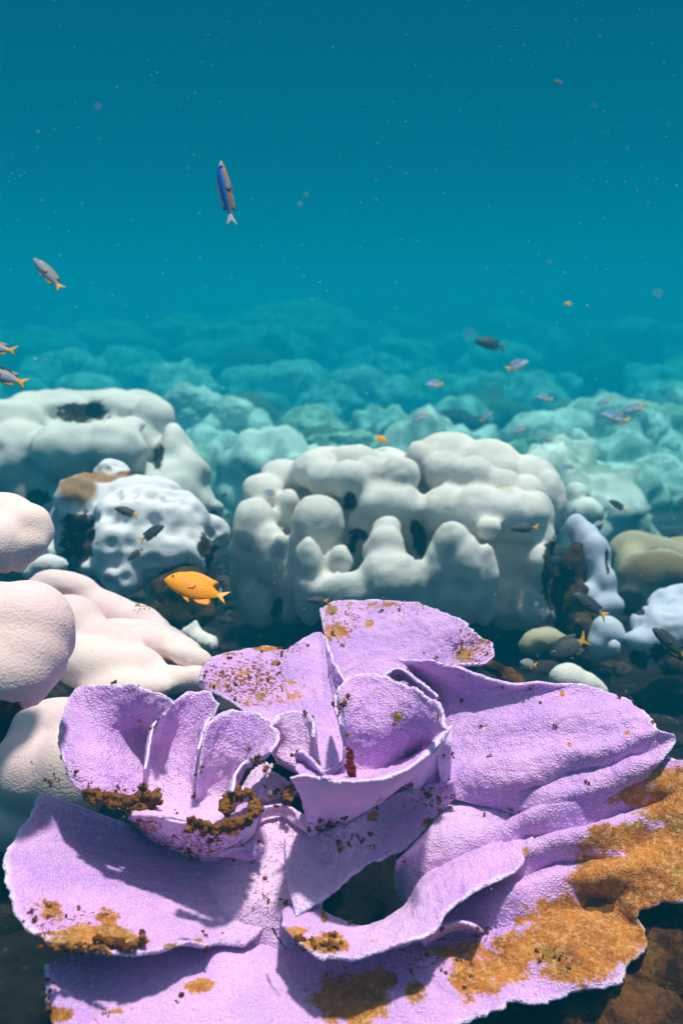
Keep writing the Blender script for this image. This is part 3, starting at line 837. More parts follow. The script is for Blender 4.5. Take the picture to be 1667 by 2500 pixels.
# big right plate
plate('coral_plate', [
    rowB(.33, (380, 420), (450, 520), (490, 620), (510, 720), (530, 800), (550, 860, .32), (556, 905, .31)),
    rowB(.375, (380, 360, .38), (560, 440), (700, 540), (780, 650, .37), (800, 750, .36), (800, 840, .345), (740, 950, .298)),
    rowB(.41, (340, 310, .41), (640, 380, .415), (900, 480, .41), (1080, 590, .40), (1150, 700, .385), (1130, 810, .355), (1010, 990, .303)),
    rowB(.44, (308, 288, .43), (560, 320, .435), (790, 385, .435), (930, 400, .435), (1170, 405, .43), (1370, 500, .42), (1460, 590, .42), (1530, 645, .40), (1480, 730, .385), (1400, 800, .36), (1250, 885, .335))],
    0.014, 300, 220, lump=0.006, ruffle=0.010, rag=0.010, algae=[sB(1035, 440, 16, .75), sB(1090, 385, 14, .8), sB(1320, 615, 14, .7), sB(1065, 665, 13, .65)],
    stain=[sB(900, 400, 300, .35, 100), sB(1450, 600, 80, .5)], label='largest purple plate spreading to the right', grooves=[(sB(820, 905, 1), sB(1440, 690, 1), 26, -.016), (sB(830, 960, 1), sB(1420, 740, 1), 30, .014), (sB(520, 500, 1), sB(1250, 430, 1), 26, -.006), (sB(540, 600, 1), sB(1400, 520, 1), 26, .006), (sB(560, 720, 1), sB(1450, 590, 1), 28, -.006), (sB(560, 800, 1), sB(1450, 640, 1), 20, .007)])
# back top plate
plate('coral_plate', [
    rowB(.33, (40, 420), (100, 420), (180, 420), (260, 420), (330, 410), (390, 390), (440, 370)),
    rowB(.38, (0, 250), (90, 220), (210, 210), (340, 220), (460, 250), (540, 290), (520, 335)),
    rowB(.43, (-38, 70), (40, 32), (220, 27), (420, 44), (590, 115), (660, 180), (735, 230), (700, 300), (570, 312))],
    0.013, 220, 150, lump=0.005, ruffle=0.006, algae=[sB(40, 170, 60, .72, 50), sB(180, 130, 22, .8), sB(600, 270, 44, .8, 34), sB(690, 210, 40, .6), sB(15, 70, 30, .75), sB(250, 45, 160, .62, 12)],
    stain=[sB(60, 130, 140, .9), sB(640, 230, 130, 1.1), sB(300, 60, 300, .8, 50), sB(340, 120, 60, .7)], label='upright purple plate at the back with rust spots on its top edge')
# back left plate
plate('coral_plate', [
    rowA(.33, (1380, 850), (1430, 850), (1480, 850), (1520, 840), (1560, 820), (1600, 790), (1640, 760)),
    rowA(.35, (1090, 525), (1200, 500), (1310, 480), (1400, 480), (1470, 490), (1530, 520), (1590, 580)),
    rowA(.40, (885, 415, .39), (950, 290), (1180, 240), (1290, 250), (1370, 192), (1450, 178), (1490, 270), (1545, 390))],
    0.013, 220, 170, lump=0.005, ruffle=0.007, algae=[sA(1240, 310, 26, .8, 18), sA(1190, 470, 100, .5, 40), sA(1000, 410, 70, .5, 22), sA(1210, 245, 90, .7, 16), sA(1100, 350, 36, .42), sA(1320, 430, 60, .42), sA(1070, 265, 60, .6, 12)],
    stain=[sA(1100, 390, 260, 1.15, 130), sA(1300, 240, 120, .9, 50)], label='back left purple plate densely speckled with rust-brown algae')

# upper left plate of the left cup
plate('coral_plate', [
    rowA(.345, (700, 985), (680, 960), (660, 935), (655, 900), (652, 870), (655, 820), (660, 760), (668, 700)),
    rowA(.40, (560, 945, .37), (480, 900, .38), (430, 830, .395), (440, 750, .405), (470, 680), (530, 620), (620, 590), (690, 600)),
    rowA(.41, (600, 985, .36), (480, 940, .37), (340, 870, .39), (265, 690, .42), (285, 530, .44), (350, 425, .46), (500, 405, .47), (690, 435, .47), (788, 490, .47), (745, 548, .45))],
    0.013, 240, 170, lump=0.005, ruffle=0.005, algae=[sA(460, 920, 110, .8, 24), sA(620, 950, 90, 1.0, 34), sA(630, 570, 10, .8)],
    stain=[sA(320, 800, 80, .7), sA(500, 900, 200, .8, 60), sA(340, 420, 40, .8, 20)], label='rounded upper left purple plate with a rusty lower lip')
# second leaf
plate('coral_plate', [
    rowA(.375, (590, 1000), (680, 1005), (790, 1012), (860, 1030), (950, 1050)),
    rowA(.345, (648, 880), (715, 920), (790, 940), (850, 950), (905, 950)),
    rowA(.385, (658, 700), (725, 690), (790, 680), (850, 700), (890, 760)),
    rowA(.455, (740, 545), (785, 480), (860, 433), (940, 438), (990, 492))],
    0.012, 150, 170, lump=0.005, stain=[sA(780, 800, 60, .5)], pink=[sA(800, 900, 200, .5)])
# its folded thin edge
plate('coral_plate', [
    rowA(.40, (893, 735), (905, 640), (925, 570), (960, 520), (985, 495)),
    rowA(.43, (893, 715), (915, 620), (940, 560), (970, 515), (988, 492)),
    rowA(.44, (896, 700), (930, 600), (945, 560), (965, 525), (990, 492))], 0.008, 80, 30, mat='purple_smooth', lump=0.001, stain=[sA(930, 540, 30, 1)])
plate('coral_plate', [
    rowA(.40, (655, 800), (665, 690), (680, 610), (720, 570), (755, 545)),
    rowA(.43, (652, 790), (675, 650), (700, 585), (730, 560), (760, 535))], 0.008, 80, 30, mat='purple_smooth', lump=0.001)
# third leaf
plate('coral_plate', [
    rowA(.375, (930, 1055), (980, 1062), (1030, 1062), (1080, 1050), (1125, 1020), (1160, 960)),
    rowA(.345, (885, 950), (930, 945), (975, 935), (1010, 920), (1040, 915), (1080, 900)),
    rowA(.405, (893, 830, .395), (935, 745), (1010, 715), (1085, 725), (1110, 755), (1100, 790)),
    rowA(.455, (900, 725, .42), (935, 580), (1060, 525), (1190, 552), (1255, 640), (1220, 712))],
    0.012, 160, 170, lump=0.005, stain=[sA(1180, 740, 60, .6)], pink=[sA(950, 900, 200, .6)])
plate('coral_plate', [
    rowA(.37, (1035, 905), (1050, 850), (1090, 800), (1150, 765), (1210, 725)),
    rowA(.42, (1030, 890), (1060, 810), (1110, 755), (1170, 730), (1222, 705))], 0.009, 80, 30, mat='purple_smooth', lump=0.001, stain=[sA(1150, 740, 60, .9)])
# pale outer wall of the left cup
plate('coral_plate', [
    rowA(.26, (575, 1015), (690, 1110), (850, 1180), (980, 1205), (1100, 1130), (1150, 1040)),
    rowA(.32, (582, 1000), (690, 1060), (850, 1120), (990, 1140), (1120, 1075), (1158, 1000)),
    rowA(.375, (590, 985), (690, 1000), (840, 1042), (1000, 1068), (1130, 1015), (1168, 940))],
    0.011, 180, 70, mat='purple_smooth', lump=0.003, algae=[sA(900, 1045, 90, .85, 20), sA(1040, 1075, 70, .85, 20), sA(700, 1050, 60, .6, 30)], stain=[sA(850, 1130, 300, 1.15, 90), sA(650, 1050, 120, 1.25, 60)], label='smooth pale underside of the left cup with maroon spots')
plate('coral_plate', [
    rowA(.30, (980, 1180), (1060, 1190), (1130, 1200), (1175, 1170)),
    rowA(.32, (1000, 1150), (1080, 1135), (1150, 1120), (1185, 1140))], 0.012, 90, 40, lump=0.004)
# small leaf behind the left cup, near the centre
plate('coral_plate', [
    rowA(.31, (1040, 900), (1080, 880), (1110, 840), (1140, 790), (1200, 755)),
    rowA(.33, (1060, 950), (1110, 920), (1150, 870), (1190, 820), (1220, 770)),
    rowA(.35, (1120, 960), (1160, 930), (1180, 880), (1200, 820), (1222, 760))], 0.011, 90, 50, lump=0.005, stain=[sA(1200, 800, 40, 1)], pink=[sA(1150, 850, 200, .8)])
# inner centre leaf
plate('coral_plate', [
    rowA(.385, (1225, 710), (1265, 748), (1330, 785), (1400, 808), (1462, 795)),
    rowA(.41, (1222, 650), (1280, 650), (1340, 650), (1400, 670), (1430, 720)),
    rowA(.445, (1212, 595), (1255, 540), (1335, 520), (1402, 545), (1420, 640))],
    0.012, 120, 110, lump=0.005, pink=[sA(1330, 700, 200, .7)])
plate('coral_plate', [
    rowA(.33, (1250, 760), (1330, 800), (1450, 830), (1540, 770)),
    rowA(.385, (1225, 712), (1330, 780), (1455, 805), (1568, 745))], 0.010, 100, 30, mat='purple_smooth', lump=0.002)
plate('coral_plate', [
    rowA(.30, (1160, 960), (1200, 960), (1260, 950), (1310, 930), (1330, 900)),
    rowA(.33, (1170, 900), (1210, 890), (1260, 880), (1310, 870), (1330, 860)),
    rowA(.345, (1175, 830), (1210, 805), (1250, 808), (1290, 835), (1325, 870))], 0.012, 110, 70, lump=0.006, pink=[sA(1240, 880, 200, 1)], stain=[sA(1280, 900, 80, 1, 50)])
plate('coral_plate', [
    rowA(.31, (1180, 1010), (1260, 1000), (1340, 1050), (1400, 1090)),
    rowA(.33, (1170, 960), (1260, 940), (1340, 970), (1410, 1030))], 0.012, 110, 40, lump=0.006, pink=[sA(1260, 980, 200, 1)], stain=[])
# central cup: inner face
plate('coral_plate', [
    rowB(.445, (-35, 812), (60, 828), (170, 826), (280, 803), (380, 755), (470, 672)),
    rowB(.40, (60, 790), (120, 800), (190, 792), (260, 770), (330, 735), (410, 690)),
    rowB(.46, (75, 600), (130, 590), (230, 590), (330, 590), (410, 600), (475, 630)),
    rowB(.51, (32, 430), (95, 366), (250, 362), (380, 422), (485, 480), (520, 600))],
    0.012, 190, 190, lump=0.004, algae=[sB(310, 540, 22, .9, 26)], stain=[sB(300, 560, 60, .7), sB(100, 480, 80, .6)], label='inner face of the deep central cup')
plate('coral_plate', [
    rowB(.39, (70, 800), (85, 720), (75, 620), (50, 540), (30, 500)),
    rowB(.44, (80, 690), (70, 620), (50, 560), (35, 500), (30, 440))], 0.010, 80, 30, lump=0.002)
# central cup: smooth front wall
plate('coral_plate', [
    rowA(.295, (1400, 1010), (1392, 1100), (1440, 1080)) + rowB(.295, (-20, 1035), (50, 1030), (120, 985), (210, 910), (330, 815)),
    rowA(.37, (1350, 900), (1410, 960), (1450, 960)) + rowB(.37, (10, 930), (110, 930), (230, 890), (340, 820), (425, 735)),
    rowA(.445, (1302, 822), (1400, 820), (1490, 842)) + rowB(.45, (60, 832), (170, 830), (280, 807), (380, 758), (475, 672), (518, 600))],
    0.012, 220, 110, mat='purple_smooth', lump=0.007, ruffle=0.010, rag=0.012, stain=[sB(30, 1020, 160, 1.2, 40), sB(250, 930, 60, 1)], label='smooth pink front wall of the central cup')
plate('coral_plate', [
    rowA(.435, (1330, 790), (1360, 818), (1410, 822), (1490, 842)),
    rowA(.43, (1335, 750), (1370, 770), (1410, 790), (1470, 825)),
    rowA(.45, (1318, 718), (1345, 703), (1395, 738), (1450, 800))], 0.011, 90, 50, lump=0.003)
plate('coral_plate', [
    rowB(.32, (330, 850), (400, 870), (440, 850), (500, 830), (530, 800)),
    rowB(.37, (340, 800), (400, 790), (440, 760), (490, 740), (530, 740)),
    rowB(.43, (400, 760), (440, 720), (480, 690), (520, 620), (545, 595))], 0.010, 90, 60, mat='purple_smooth', lump=0.003, stain=[sB(300, 860, 90, 1)])
plate('coral_plate', [
    rowB(.32, (500, 860), (520, 840), (540, 800)),
    rowB(.40, (480, 700), (520, 700), (545, 700)),
    rowB(.43, (490, 650), (520, 600), (548, 592))], 0.010, 60, 60, mat='purple_smooth', lump=0.003)
# front edge ripple joining big plate and centre
plate('coral_plate', [
    rowB(.35, (250, 420), (330, 380), (400, 420), (470, 500)),
    rowB(.42, (240, 370), (310, 335), (400, 380), (480, 460))], 0.012, 90, 50, lump=0.004)

# algae crusts on the lips: real lumps
def crust(name, pts, r, seed, mat='algae', parent=pc, label=None):
    C = catmull([tuple(p) for p in pts], max(8, int(len(pts) * 5)))
    rnd = random.Random(seed)
    ells = []
    for k, c in enumerate(C):
        for _ in range(3):
            q = Vector(c) + Vector((rnd.gauss(0, 1), rnd.gauss(0, 1), rnd.gauss(0, 1))) * r * 0.45
            s = r * rnd.uniform(0.30, 0.75)
            ells.append((q, (s * rnd.uniform(.8, 1.3), s, s * rnd.uniform(.7, 1)), None))
    V, Q, NN = fuse(ells, r * 0.16, 0, 1)
    V = V + NN * (r * 0.35 * fbm(V / r * 1.3, 2, seed) + r * 0.40 * fbm(V / r * 4.5, 2, seed))[:, None]
    me = mesh_from(name, V - np.array(parent.location), Q, M[mat])
    o = link(name, me, parent)
    if label: o['label'] = label
    return o
crust('algae_crust', rowA(.385, (390, 895), (450, 915), (520, 935), (580, 930), (640, 910), (690, 905), (705, 925)), 0.0085, 1)
crust('algae_crust', rowA(.375, (600, 975), (640, 965), (690, 940)), 0.007, 2)
crust('algae_crust', rowA(.385, (850, 1040), (920, 1050), (1000, 1060), (1060, 1035), (1120, 1005), (1155, 960), (1140, 925)), 0.0075, 3)
crust('algae_crust', rowA(.395, (1015, 985), (1020, 940), (1060, 905), (1100, 905)), 0.0075, 4)
crust('algae_crust', rowA(.315, (200, 1585), (290, 1590), (390, 1590), (480, 1600)), 0.004, 5)
crust('algae_crust', rowA(.308, (430, 1570), (490, 1560), (570, 1590), (650, 1550)), 0.0055, 6)
crust('red_algae_tuft', [B(100, 690, .45), B(98, 730, .445), B(100, 770, .44), B(108, 805, .44)], 0.0048, 7, 'redalgae')
crust('algae_crust', rowA(.345, (1300, 940), (1290, 900), (1310, 870), (1335, 870)), 0.0045, 8)
crust('algae_crust', rowA(.285, (1340, 1555), (1420, 1590), (1500, 1590)), 0.0055, 9)

# little rust tufts scattered over the stained areas: too many to count, one object
def tufts():
    rnd = random.Random(5)
    v0, f0 = ICO[1]
    Vs, Fs, off = [], [], 0
    deps = [o for o in pc.children if o.name.startswith('coral_plate')]
    for o in deps:
        me = o.data
        n = len(me.vertices)
        co = np.empty(n * 3, np.float32); me.vertices.foreach_get('co', co); co = co.reshape(-1, 3)
        nr = np.empty(n * 3, np.float32); me.vertices.foreach_get('normal', nr); nr = nr.reshape(-1, 3)
        st = np.empty(n, np.float32); me.attributes['stain'].data.foreach_get('value', st)
        rm = np.empty(n, np.float32); me.attributes['rim'].data.foreach_get('value', rm)
        w = np.clip(st - 0.3, 0, 1) ** 1.5 + 0.05 * (rm > 0.7) + 0.004
        area = n / 60000
        k = int(40 * (0.3 + w.mean() * 6) * max(area, 0.3))
        idx = np.random.default_rng(n).choice(n, size=min(k, n // 4), p=w / w.sum(), replace=False)
        for i in idx:
            c, nn_ = co[i], nr[i]
            for _ in range(rnd.randint(2, 5)):
                s = rnd.uniform(0.0009, 0.0024)
                q = c + nn_ * s * 0.3 + np.array([rnd.gauss(0, 1) for _ in range(3)]) * 0.0022
                jit = 1 + 0.35 * np.array([rnd.uniform(-1, 1) for _ in range(len(v0))])[:, None]
                Vs.append(v0 * jit * s * np.array([rnd.uniform(.7, 1.4) for _ in range(3)]) + q)
                Fs.append(f0 + off)
                off += len(v0)
    me = mesh_from('algae_tufts', np.concatenate(Vs), np.concatenate(Fs), M['algae'])
    o = link('algae_tufts', me, pc)
    o['kind'] = 'stuff'
tufts()

# dark rock added under the colony so gaps between plates stay dark
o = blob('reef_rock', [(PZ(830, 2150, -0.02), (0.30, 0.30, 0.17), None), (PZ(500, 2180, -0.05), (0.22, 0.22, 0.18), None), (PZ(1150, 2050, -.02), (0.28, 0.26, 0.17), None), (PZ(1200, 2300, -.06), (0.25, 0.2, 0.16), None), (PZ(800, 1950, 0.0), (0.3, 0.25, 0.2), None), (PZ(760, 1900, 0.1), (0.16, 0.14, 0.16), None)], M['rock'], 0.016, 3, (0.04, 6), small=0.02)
tag(o, 'dark rock pedestal added to darken the cavity of the purple coral', 'rock')
# rubble in the lower right corner
rub = [(1560, 2270, .19, .085, .07, .06, 'mossrock', 'dark brown rounded rock just below the ragged algae edge at lower right'),
       (1640, 2390, .17, .09, .07, .06, 'mossrock', 'rusty rubble rock in the lower right corner of the reef'),
       (1440, 2440, .14, .10, .07, .06, 'mossrock', 'olive-brown rubble rock beneath the right end of the bottom purple plate'),
       (1290, 2490, .10, .10, .07, .05, 'mossrock', 'dark rubble rock at the bottom edge below the purple coral'),
       (1600, 2490, .15, .08, .08, .06, 'mossrock', 'moss-streaked rubble rock at the very bottom right'),
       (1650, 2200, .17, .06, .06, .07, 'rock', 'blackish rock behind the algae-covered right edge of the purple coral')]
for (u, v, z, rx, ry, rz, mt, lab) in rub:
    c = PZ(u, v, z)
    rr = random.Random(u)
    el = [(c + Vector((rr.uniform(-.5, .5) * rx, rr.uniform(-.5, .5) * ry, rr.uniform(-.4, .3) * rz)), (rx * rr.uniform(.5, .8), ry * rr.uniform(.5, .8), rz * rr.uniform(.6, 1)), None) for _ in range(6)]
    o = blob('rubble_rock', el, M[mt], 0.006, 2, (0.01, 14), small=0.016)
    tag(o, lab, 'rock', 'rubble rocks at the lower right')
o = blob('coral_fragment', [(B(1165, 1790, .17), (.010, .008, .012), None), (B(1185, 1825, .165), (.012, .008, .007), None), (B(1150, 1820, .165), (.006, .006, .012), None), (B(1195, 1780, .17), (.008, .006, .005), None)], M['white'], 0.002, 1, (0.002, 60), small=0.001)
tag(o, 'tiny white coral fragment lying on the rubble at lower right', 'coral', None)
c = [A(1228, 1525, .28), A(1250, 1565, .28), A(1288, 1620, .275)]
tw = catmull([tuple(x) for x in c], 14)
V, F = [], []
for k, p in enumerate(tw):
    r_ = 0.0016 * (1 - 0.5 * k / 13) * (1 + 0.3 * math.sin(k * 5))
    for a_ in range(6):
        V.append((p[0] + r_ * math.cos(a_ * math.pi / 3), p[1], p[2] + 0.006 + r_ * math.sin(a_ * math.pi / 3)))
for k in range(13):
    for a_ in range(6):
        F.append((k * 6 + a_, k * 6 + (a_ + 1) % 6, (k + 1) * 6 + (a_ + 1) % 6, (k + 1) * 6 + a_))
F += [tuple(range(5, -1, -1)), tuple(78 + i for i in range(6))]
o = link('twig', mesh_from('twig', V, F, M['rock']))
tag(o, 'thin dark twig lying on the floor of the purple coral', 'twig')

# ------------------------------------------------------------------ far reef
def far_head(u, v, d, w, h, mat, lab, k=6, seed=0, rough=0.05):
    """display-pixel coordinates (1568 wide)"""
    rr = random.Random(seed)
    ell = []
    u, v, w, h = u * K, v * K, w * K, h * K
    ell.append(lobe(u, v + h * .25, d, w * .8, h * .85, 1.1))
    for j in range(k):
        a_ = rr.uniform(-1, 1); t = rr.uniform(0, 1)
        uu = u + a_ * w * .75
        vv = v - h * .55 * math.sqrt(max(0, 1 - a_ * a_)) + t * h * 1.0
        s = rr.uniform(.28, .5)
        ell.append(lobe(uu, vv, d - rr.uniform(0.0, .6) * w * MPP * d, w * s, h * s * rr.uniform(.8, 1.2), 1.1))
    ell.append(lobe(u, v + h, d, w * .95, h * .8, 1.0))
    size = w * MPP * d
    o = blob('reef_coral', ell, M[mat], max(size / 22, .02), 2, (size * .10, 2.2 / size), small=size * rough)
    tag(o, lab, 'coral', 'hazy coral heads of the far reef')
far = [
    (155, 870, 7.0, 75, 70, 'far', 'hazy teal coral head behind the upper left boulder, above its left half'),
    (255, 875, 7.6, 80, 70, 'far', 'hazy teal coral head above the dark hollow of the box-shaped boulder'),
    (345, 890, 7.2, 70, 60, 'far', 'hazy teal coral head above the right shoulder of the box-shaped boulder'),
    (35, 905, 6.6, 60, 40, 'far', 'low pale coral head at the left edge above the box-shaped boulder'),
    (450, 955, 5.4, 55, 70, 'far', 'teal coral head just right of the box-shaped boulder'),
    (520, 1000, 5.0, 75, 75, 'far', 'large pale teal coral knob between the two big white boulders'),
    (470, 1040, 4.8, 60, 60, 'far', 'rounded teal coral touching the right flank of the box-shaped boulder'),
    (590, 1060, 4.7, 80, 60, 'far', 'pale teal coral slope left of the lobed middle boulder'),
    (540, 1140, 4.4, 60, 60, 'far', 'low teal coral in the gap between the pocked mound and the lobed boulder'),
    (640, 900, 6.4, 95, 75, 'far', 'bright frilly teal coral mound in the centre distance'),
    (600, 960, 5.9, 60, 50, 'far_green', 'greenish coral mound below the bright frilly one'),
    (720, 970, 5.6, 60, 55, 'far_green', 'olive coral mound in the middle distance behind the lobed boulder'),
    (790, 1020, 4.6, 60, 28, 'far_green', 'olive-green coral top peeping over the left of the lobed boulder'),
    (850, 930, 6.3, 85, 95, 'far', 'pointed pale teal coral mound above the lobed boulder'),
    (780, 950, 6.8, 70, 60, 'far', 'pale teal coral left of the pointed mound'),
    (1000, 905, 7.0, 85, 60, 'far_green', 'round dome-shaped teal coral with a dark face, centre right distance'),
    (1000, 985, 5.2, 90, 50, 'far_dark', 'dark low coral in the hollow behind the lobed boulder'),  # dark colour stands in for the shade of the hollow
    (1150, 860, 8.2, 100, 75, 'far', 'wide hazy dome coral with two fish in front of it'),
    (1130, 930, 6.9, 75, 50, 'far', 'bright teal coral cluster under the wide hazy dome'),
    (1220, 960, 6.0, 80, 40, 'far_green', 'dim green coral below the bright teal cluster'),
    (1290, 915, 7.2, 60, 50, 'far', 'teal coral left of the dark distant rock'),
    (1375, 900, 6.8, 40, 50, 'far_dark', 'nearly black round coral standing on the far right ridge'),
    (1340, 1000, 5.2, 130, 90, 'far', 'large bumpy teal mound on the right with blue fish above it'),
    (1440, 1010, 5.3, 110, 90, 'far', 'bumpy teal mound at right beneath the pair of blue fish'),
    (1250, 1060, 4.9, 75, 60, 'far_green', 'shaded green coral slope right behind the lobed boulder'),
    (1330, 1110, 4.5, 80, 60, 'far_dark', 'dark hollowed coral base below the large bumpy mound'),
    (1500, 1130, 4.2, 85, 80, 'far', 'smooth mint-green coral boulder at the right edge'),
    (1420, 1180, 4.1, 60, 45, 'far_green', 'low greenish coral left of the mint-green boulder'),
    (1540, 890, 7.4, 70, 70, 'far', 'hazy teal coral at the far right edge'),
    (1560, 990, 5.6, 60, 70, 'far_green', 'green coral ridge touching the right edge behind the bumpy mound'),
    (1490, 790, 9.5, 110, 55, 'far_green', 'very faint broad reef mound high at the right'),
    (1370, 850, 9.4, 90, 50, 'far_dark', 'faint dark reef mound behind the black round coral'),
    (560, 800, 8.8, 110, 55, 'far_green', 'faint dark teal reef mound in the centre left distance'),
    (690, 760, 10.0, 120, 60, 'far_green', 'faintest high reef mound in the centre distance'),
    (420, 780, 9.6, 100, 50, 'far_green', 'faint reef mound left of centre near the water column'),
    (250, 790, 9.4, 110, 45, 'far_green', 'faint long reef mound above the left corals'),
    (80, 800, 9.0, 90, 50, 'far_green', 'faint reef mound at the left edge behind the yellow tails'),
    (900, 830, 9.2, 90, 50, 'far', 'faint pale reef mound right of centre'),
    (1040, 820, 9.8, 80, 45, 'far_green', 'faint reef mound under the dark distant fish'),
    (480, 900, 7.6, 70, 60, 'far_green', 'dim teal coral slope between the left corals and the bright frilly mound'),
]
for i, f in enumerate(far):
    far_head(f[0], f[1], f[2] * (2.3 if f[2] <= 5.6 else 4.2), f[3] * 1.3, f[4] * 1.25, *f[5:], k=18, seed=i + 40, rough=0.07 if f[5] != 'far_dark' else .05)

# the rest of the far reef: countless lumps of coral that read as one mass
def distant_reef():
    rnd = random.Random(77)
    v0, f0 = ICO[3]
    Vs, Fs, off = [], [], 0
    tans, darks = [], []
    for i in range(560):
        y = 5.6 + 48 * rnd.random() ** 1.3
        x = rnd.uniform(-1, 1) * (1.2 + 0.50 * y)
        z = float(bed_h(np.array([x]), np.array([y]))[0])
        w = (0.13 + 0.42 * rnd.random() ** 2.2) * (0.5 + y / 22)
        style = rnd.random()
        zs = rnd.uniform(.35, .6) if style < .25 else rnd.uniform(.7, 1.5)
        p = v0 * np.array([w * rnd.uniform(.8, 1.4), w, w * zs])
        o_ = i * 3.1
        if style < .5:      # cauliflower heads
            k = 1 + 0.35 * fbm(p / w * 1.0 + o_, 2, 61) + 0.28 * (0.5 - cells(p / w * 2.6 + o_, 62))
        elif style < .8:    # ragged, branching growth
            k = 1 + 0.45 * fbm(p / w * 1.2 + o_, 2, 63) + 0.40 * np.abs(fbm(p / w * 3.4 + o_, 3, 64))
        else:               # smooth boulders
            k = 1 + 0.30 * fbm(p / w * 0.9 + o_, 2, 65)
        p = p * k[:, None]
        Vs.append(p + np.array([x, y, z + w * zs * .3])); Fs.append(f0 + off); off += len(v0)
        tans.append(np.full(len(v0), rnd.choice([0, 0, 0, .4, .75]))); darks.append(np.full(len(v0), rnd.choice([0, 0, 0, 0, .45, .8]) if y > 17 else 0))
    V = np.concatenate(Vs)
    me = mesh_from('distant_reef', V, np.concatenate(Fs), M['farmass'], attrs={'tan': np.concatenate(tans), 'dark': np.concatenate(darks)})
    o = link('distant_reef', me)
    tag(o, 'hazy teal mass of coral lumps covering the far reef behind everything', 'coral reef', None, 'stuff')
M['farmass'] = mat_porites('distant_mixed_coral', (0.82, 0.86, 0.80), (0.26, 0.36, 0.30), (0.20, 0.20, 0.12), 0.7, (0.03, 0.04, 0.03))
distant_reef()

def floor_rubble():
    rnd = random.Random(19)
    v0, f0 = ICO[2]
    Vs, Fs, off, tans = [], [], 0, []
    for i in range(900):
        y = rnd.uniform(1.4, 6.5)
        x = rnd.uniform(-1, 1) * (0.5 + 0.5 * y)
        z = float(bed_h(np.array([x]), np.array([y]))[0])
        w = 0.012 + 0.055 * rnd.random() ** 2.5
        p = v0 * np.array([w * rnd.uniform(.7, 1.8), w * rnd.uniform(.7, 1.3), w * rnd.uniform(.5, 1.1)])
        p = p * (1 + 0.6 * fbm(p / w + i * 2.3, 3, 81))[:, None]
        Vs.append(p + np.array([x, y, z + w * .2])); Fs.append(f0 + off); off += len(v0)
    me = mesh_from('floor_rubble', np.concatenate(Vs), np.concatenate(Fs), mat_rock('floor_rubble', (0.03, 0.022, 0.02), (0.09, 0.065, 0.05), (0.30, 0.26, 0.22), 5))
    tag(link('floor_rubble', me), 'broken dark and pale coral bits strewn over the shaded floor between the boulders', 'rubble', None, 'stuff')
floor_rubble()

# ------------------------------------------------------------------ fish
def fish_mat(name, back, side, belly, rear=None, zc=0.0, spread=0.18, rough=0.45, rearx=-0.30):
    m, t, b = new_mat(name, rough, 0.2)
    if name.startswith('orange'):
        b.inputs['Subsurface Weight'].default_value = 0.6
        b.inputs['Subsurface Radius'].default_value = (1.0, 0.5, 0.1)
        b.inputs['Subsurface Scale'].default_value = 0.02
    n = NT(t)
    sp = n.n('ShaderNodeSeparateXYZ'); n.l(n.coord(), sp.inputs[0])
    z = n.math('ADD', sp.outputs[2], n.math('MULTIPLY', n.math('SUBTRACT', n.noise(30, 3), 0.5), 0.05))
    c = n.mix(n.rng(z, zc - spread, zc), belly, side)
    c = n.mix(n.rng(z, zc, zc + spread), c, back)
    if rear:
        c = n.mix(n.rng(sp.outputs[0], rearx - 0.05, rearx + 0.05, 1, 0), c, rear)
    sc = n.vor(46)
    c = n.mix(n.rng(sc, 0.25, 0.7, 0, 0.0 if name.startswith('orange') else 0.10), c, tuple(x * 0.5 for x in side))
    n.l(c, b.inputs['Base Color'])
    n.l(n.bump(sc, 0.002, 0.3), b.inputs['Normal'])
    return m

def fin_mat(name, c, c2):
    m, t, b = new_mat(name, 0.5, 0.3)
    n = NT(t)
    w = n.n('ShaderNodeTexWave'); n.l(n.coord(), w.inputs['Vector']); w.bands_direction = 'Z'
    w.inputs['Scale'].default_value = 22
    w.inputs['Distortion'].default_value = 2
    n.l(n.mix(n.rng(w.outputs['Fac'], .2, .8), c, c2), b.inputs['Base Color'])
    return m

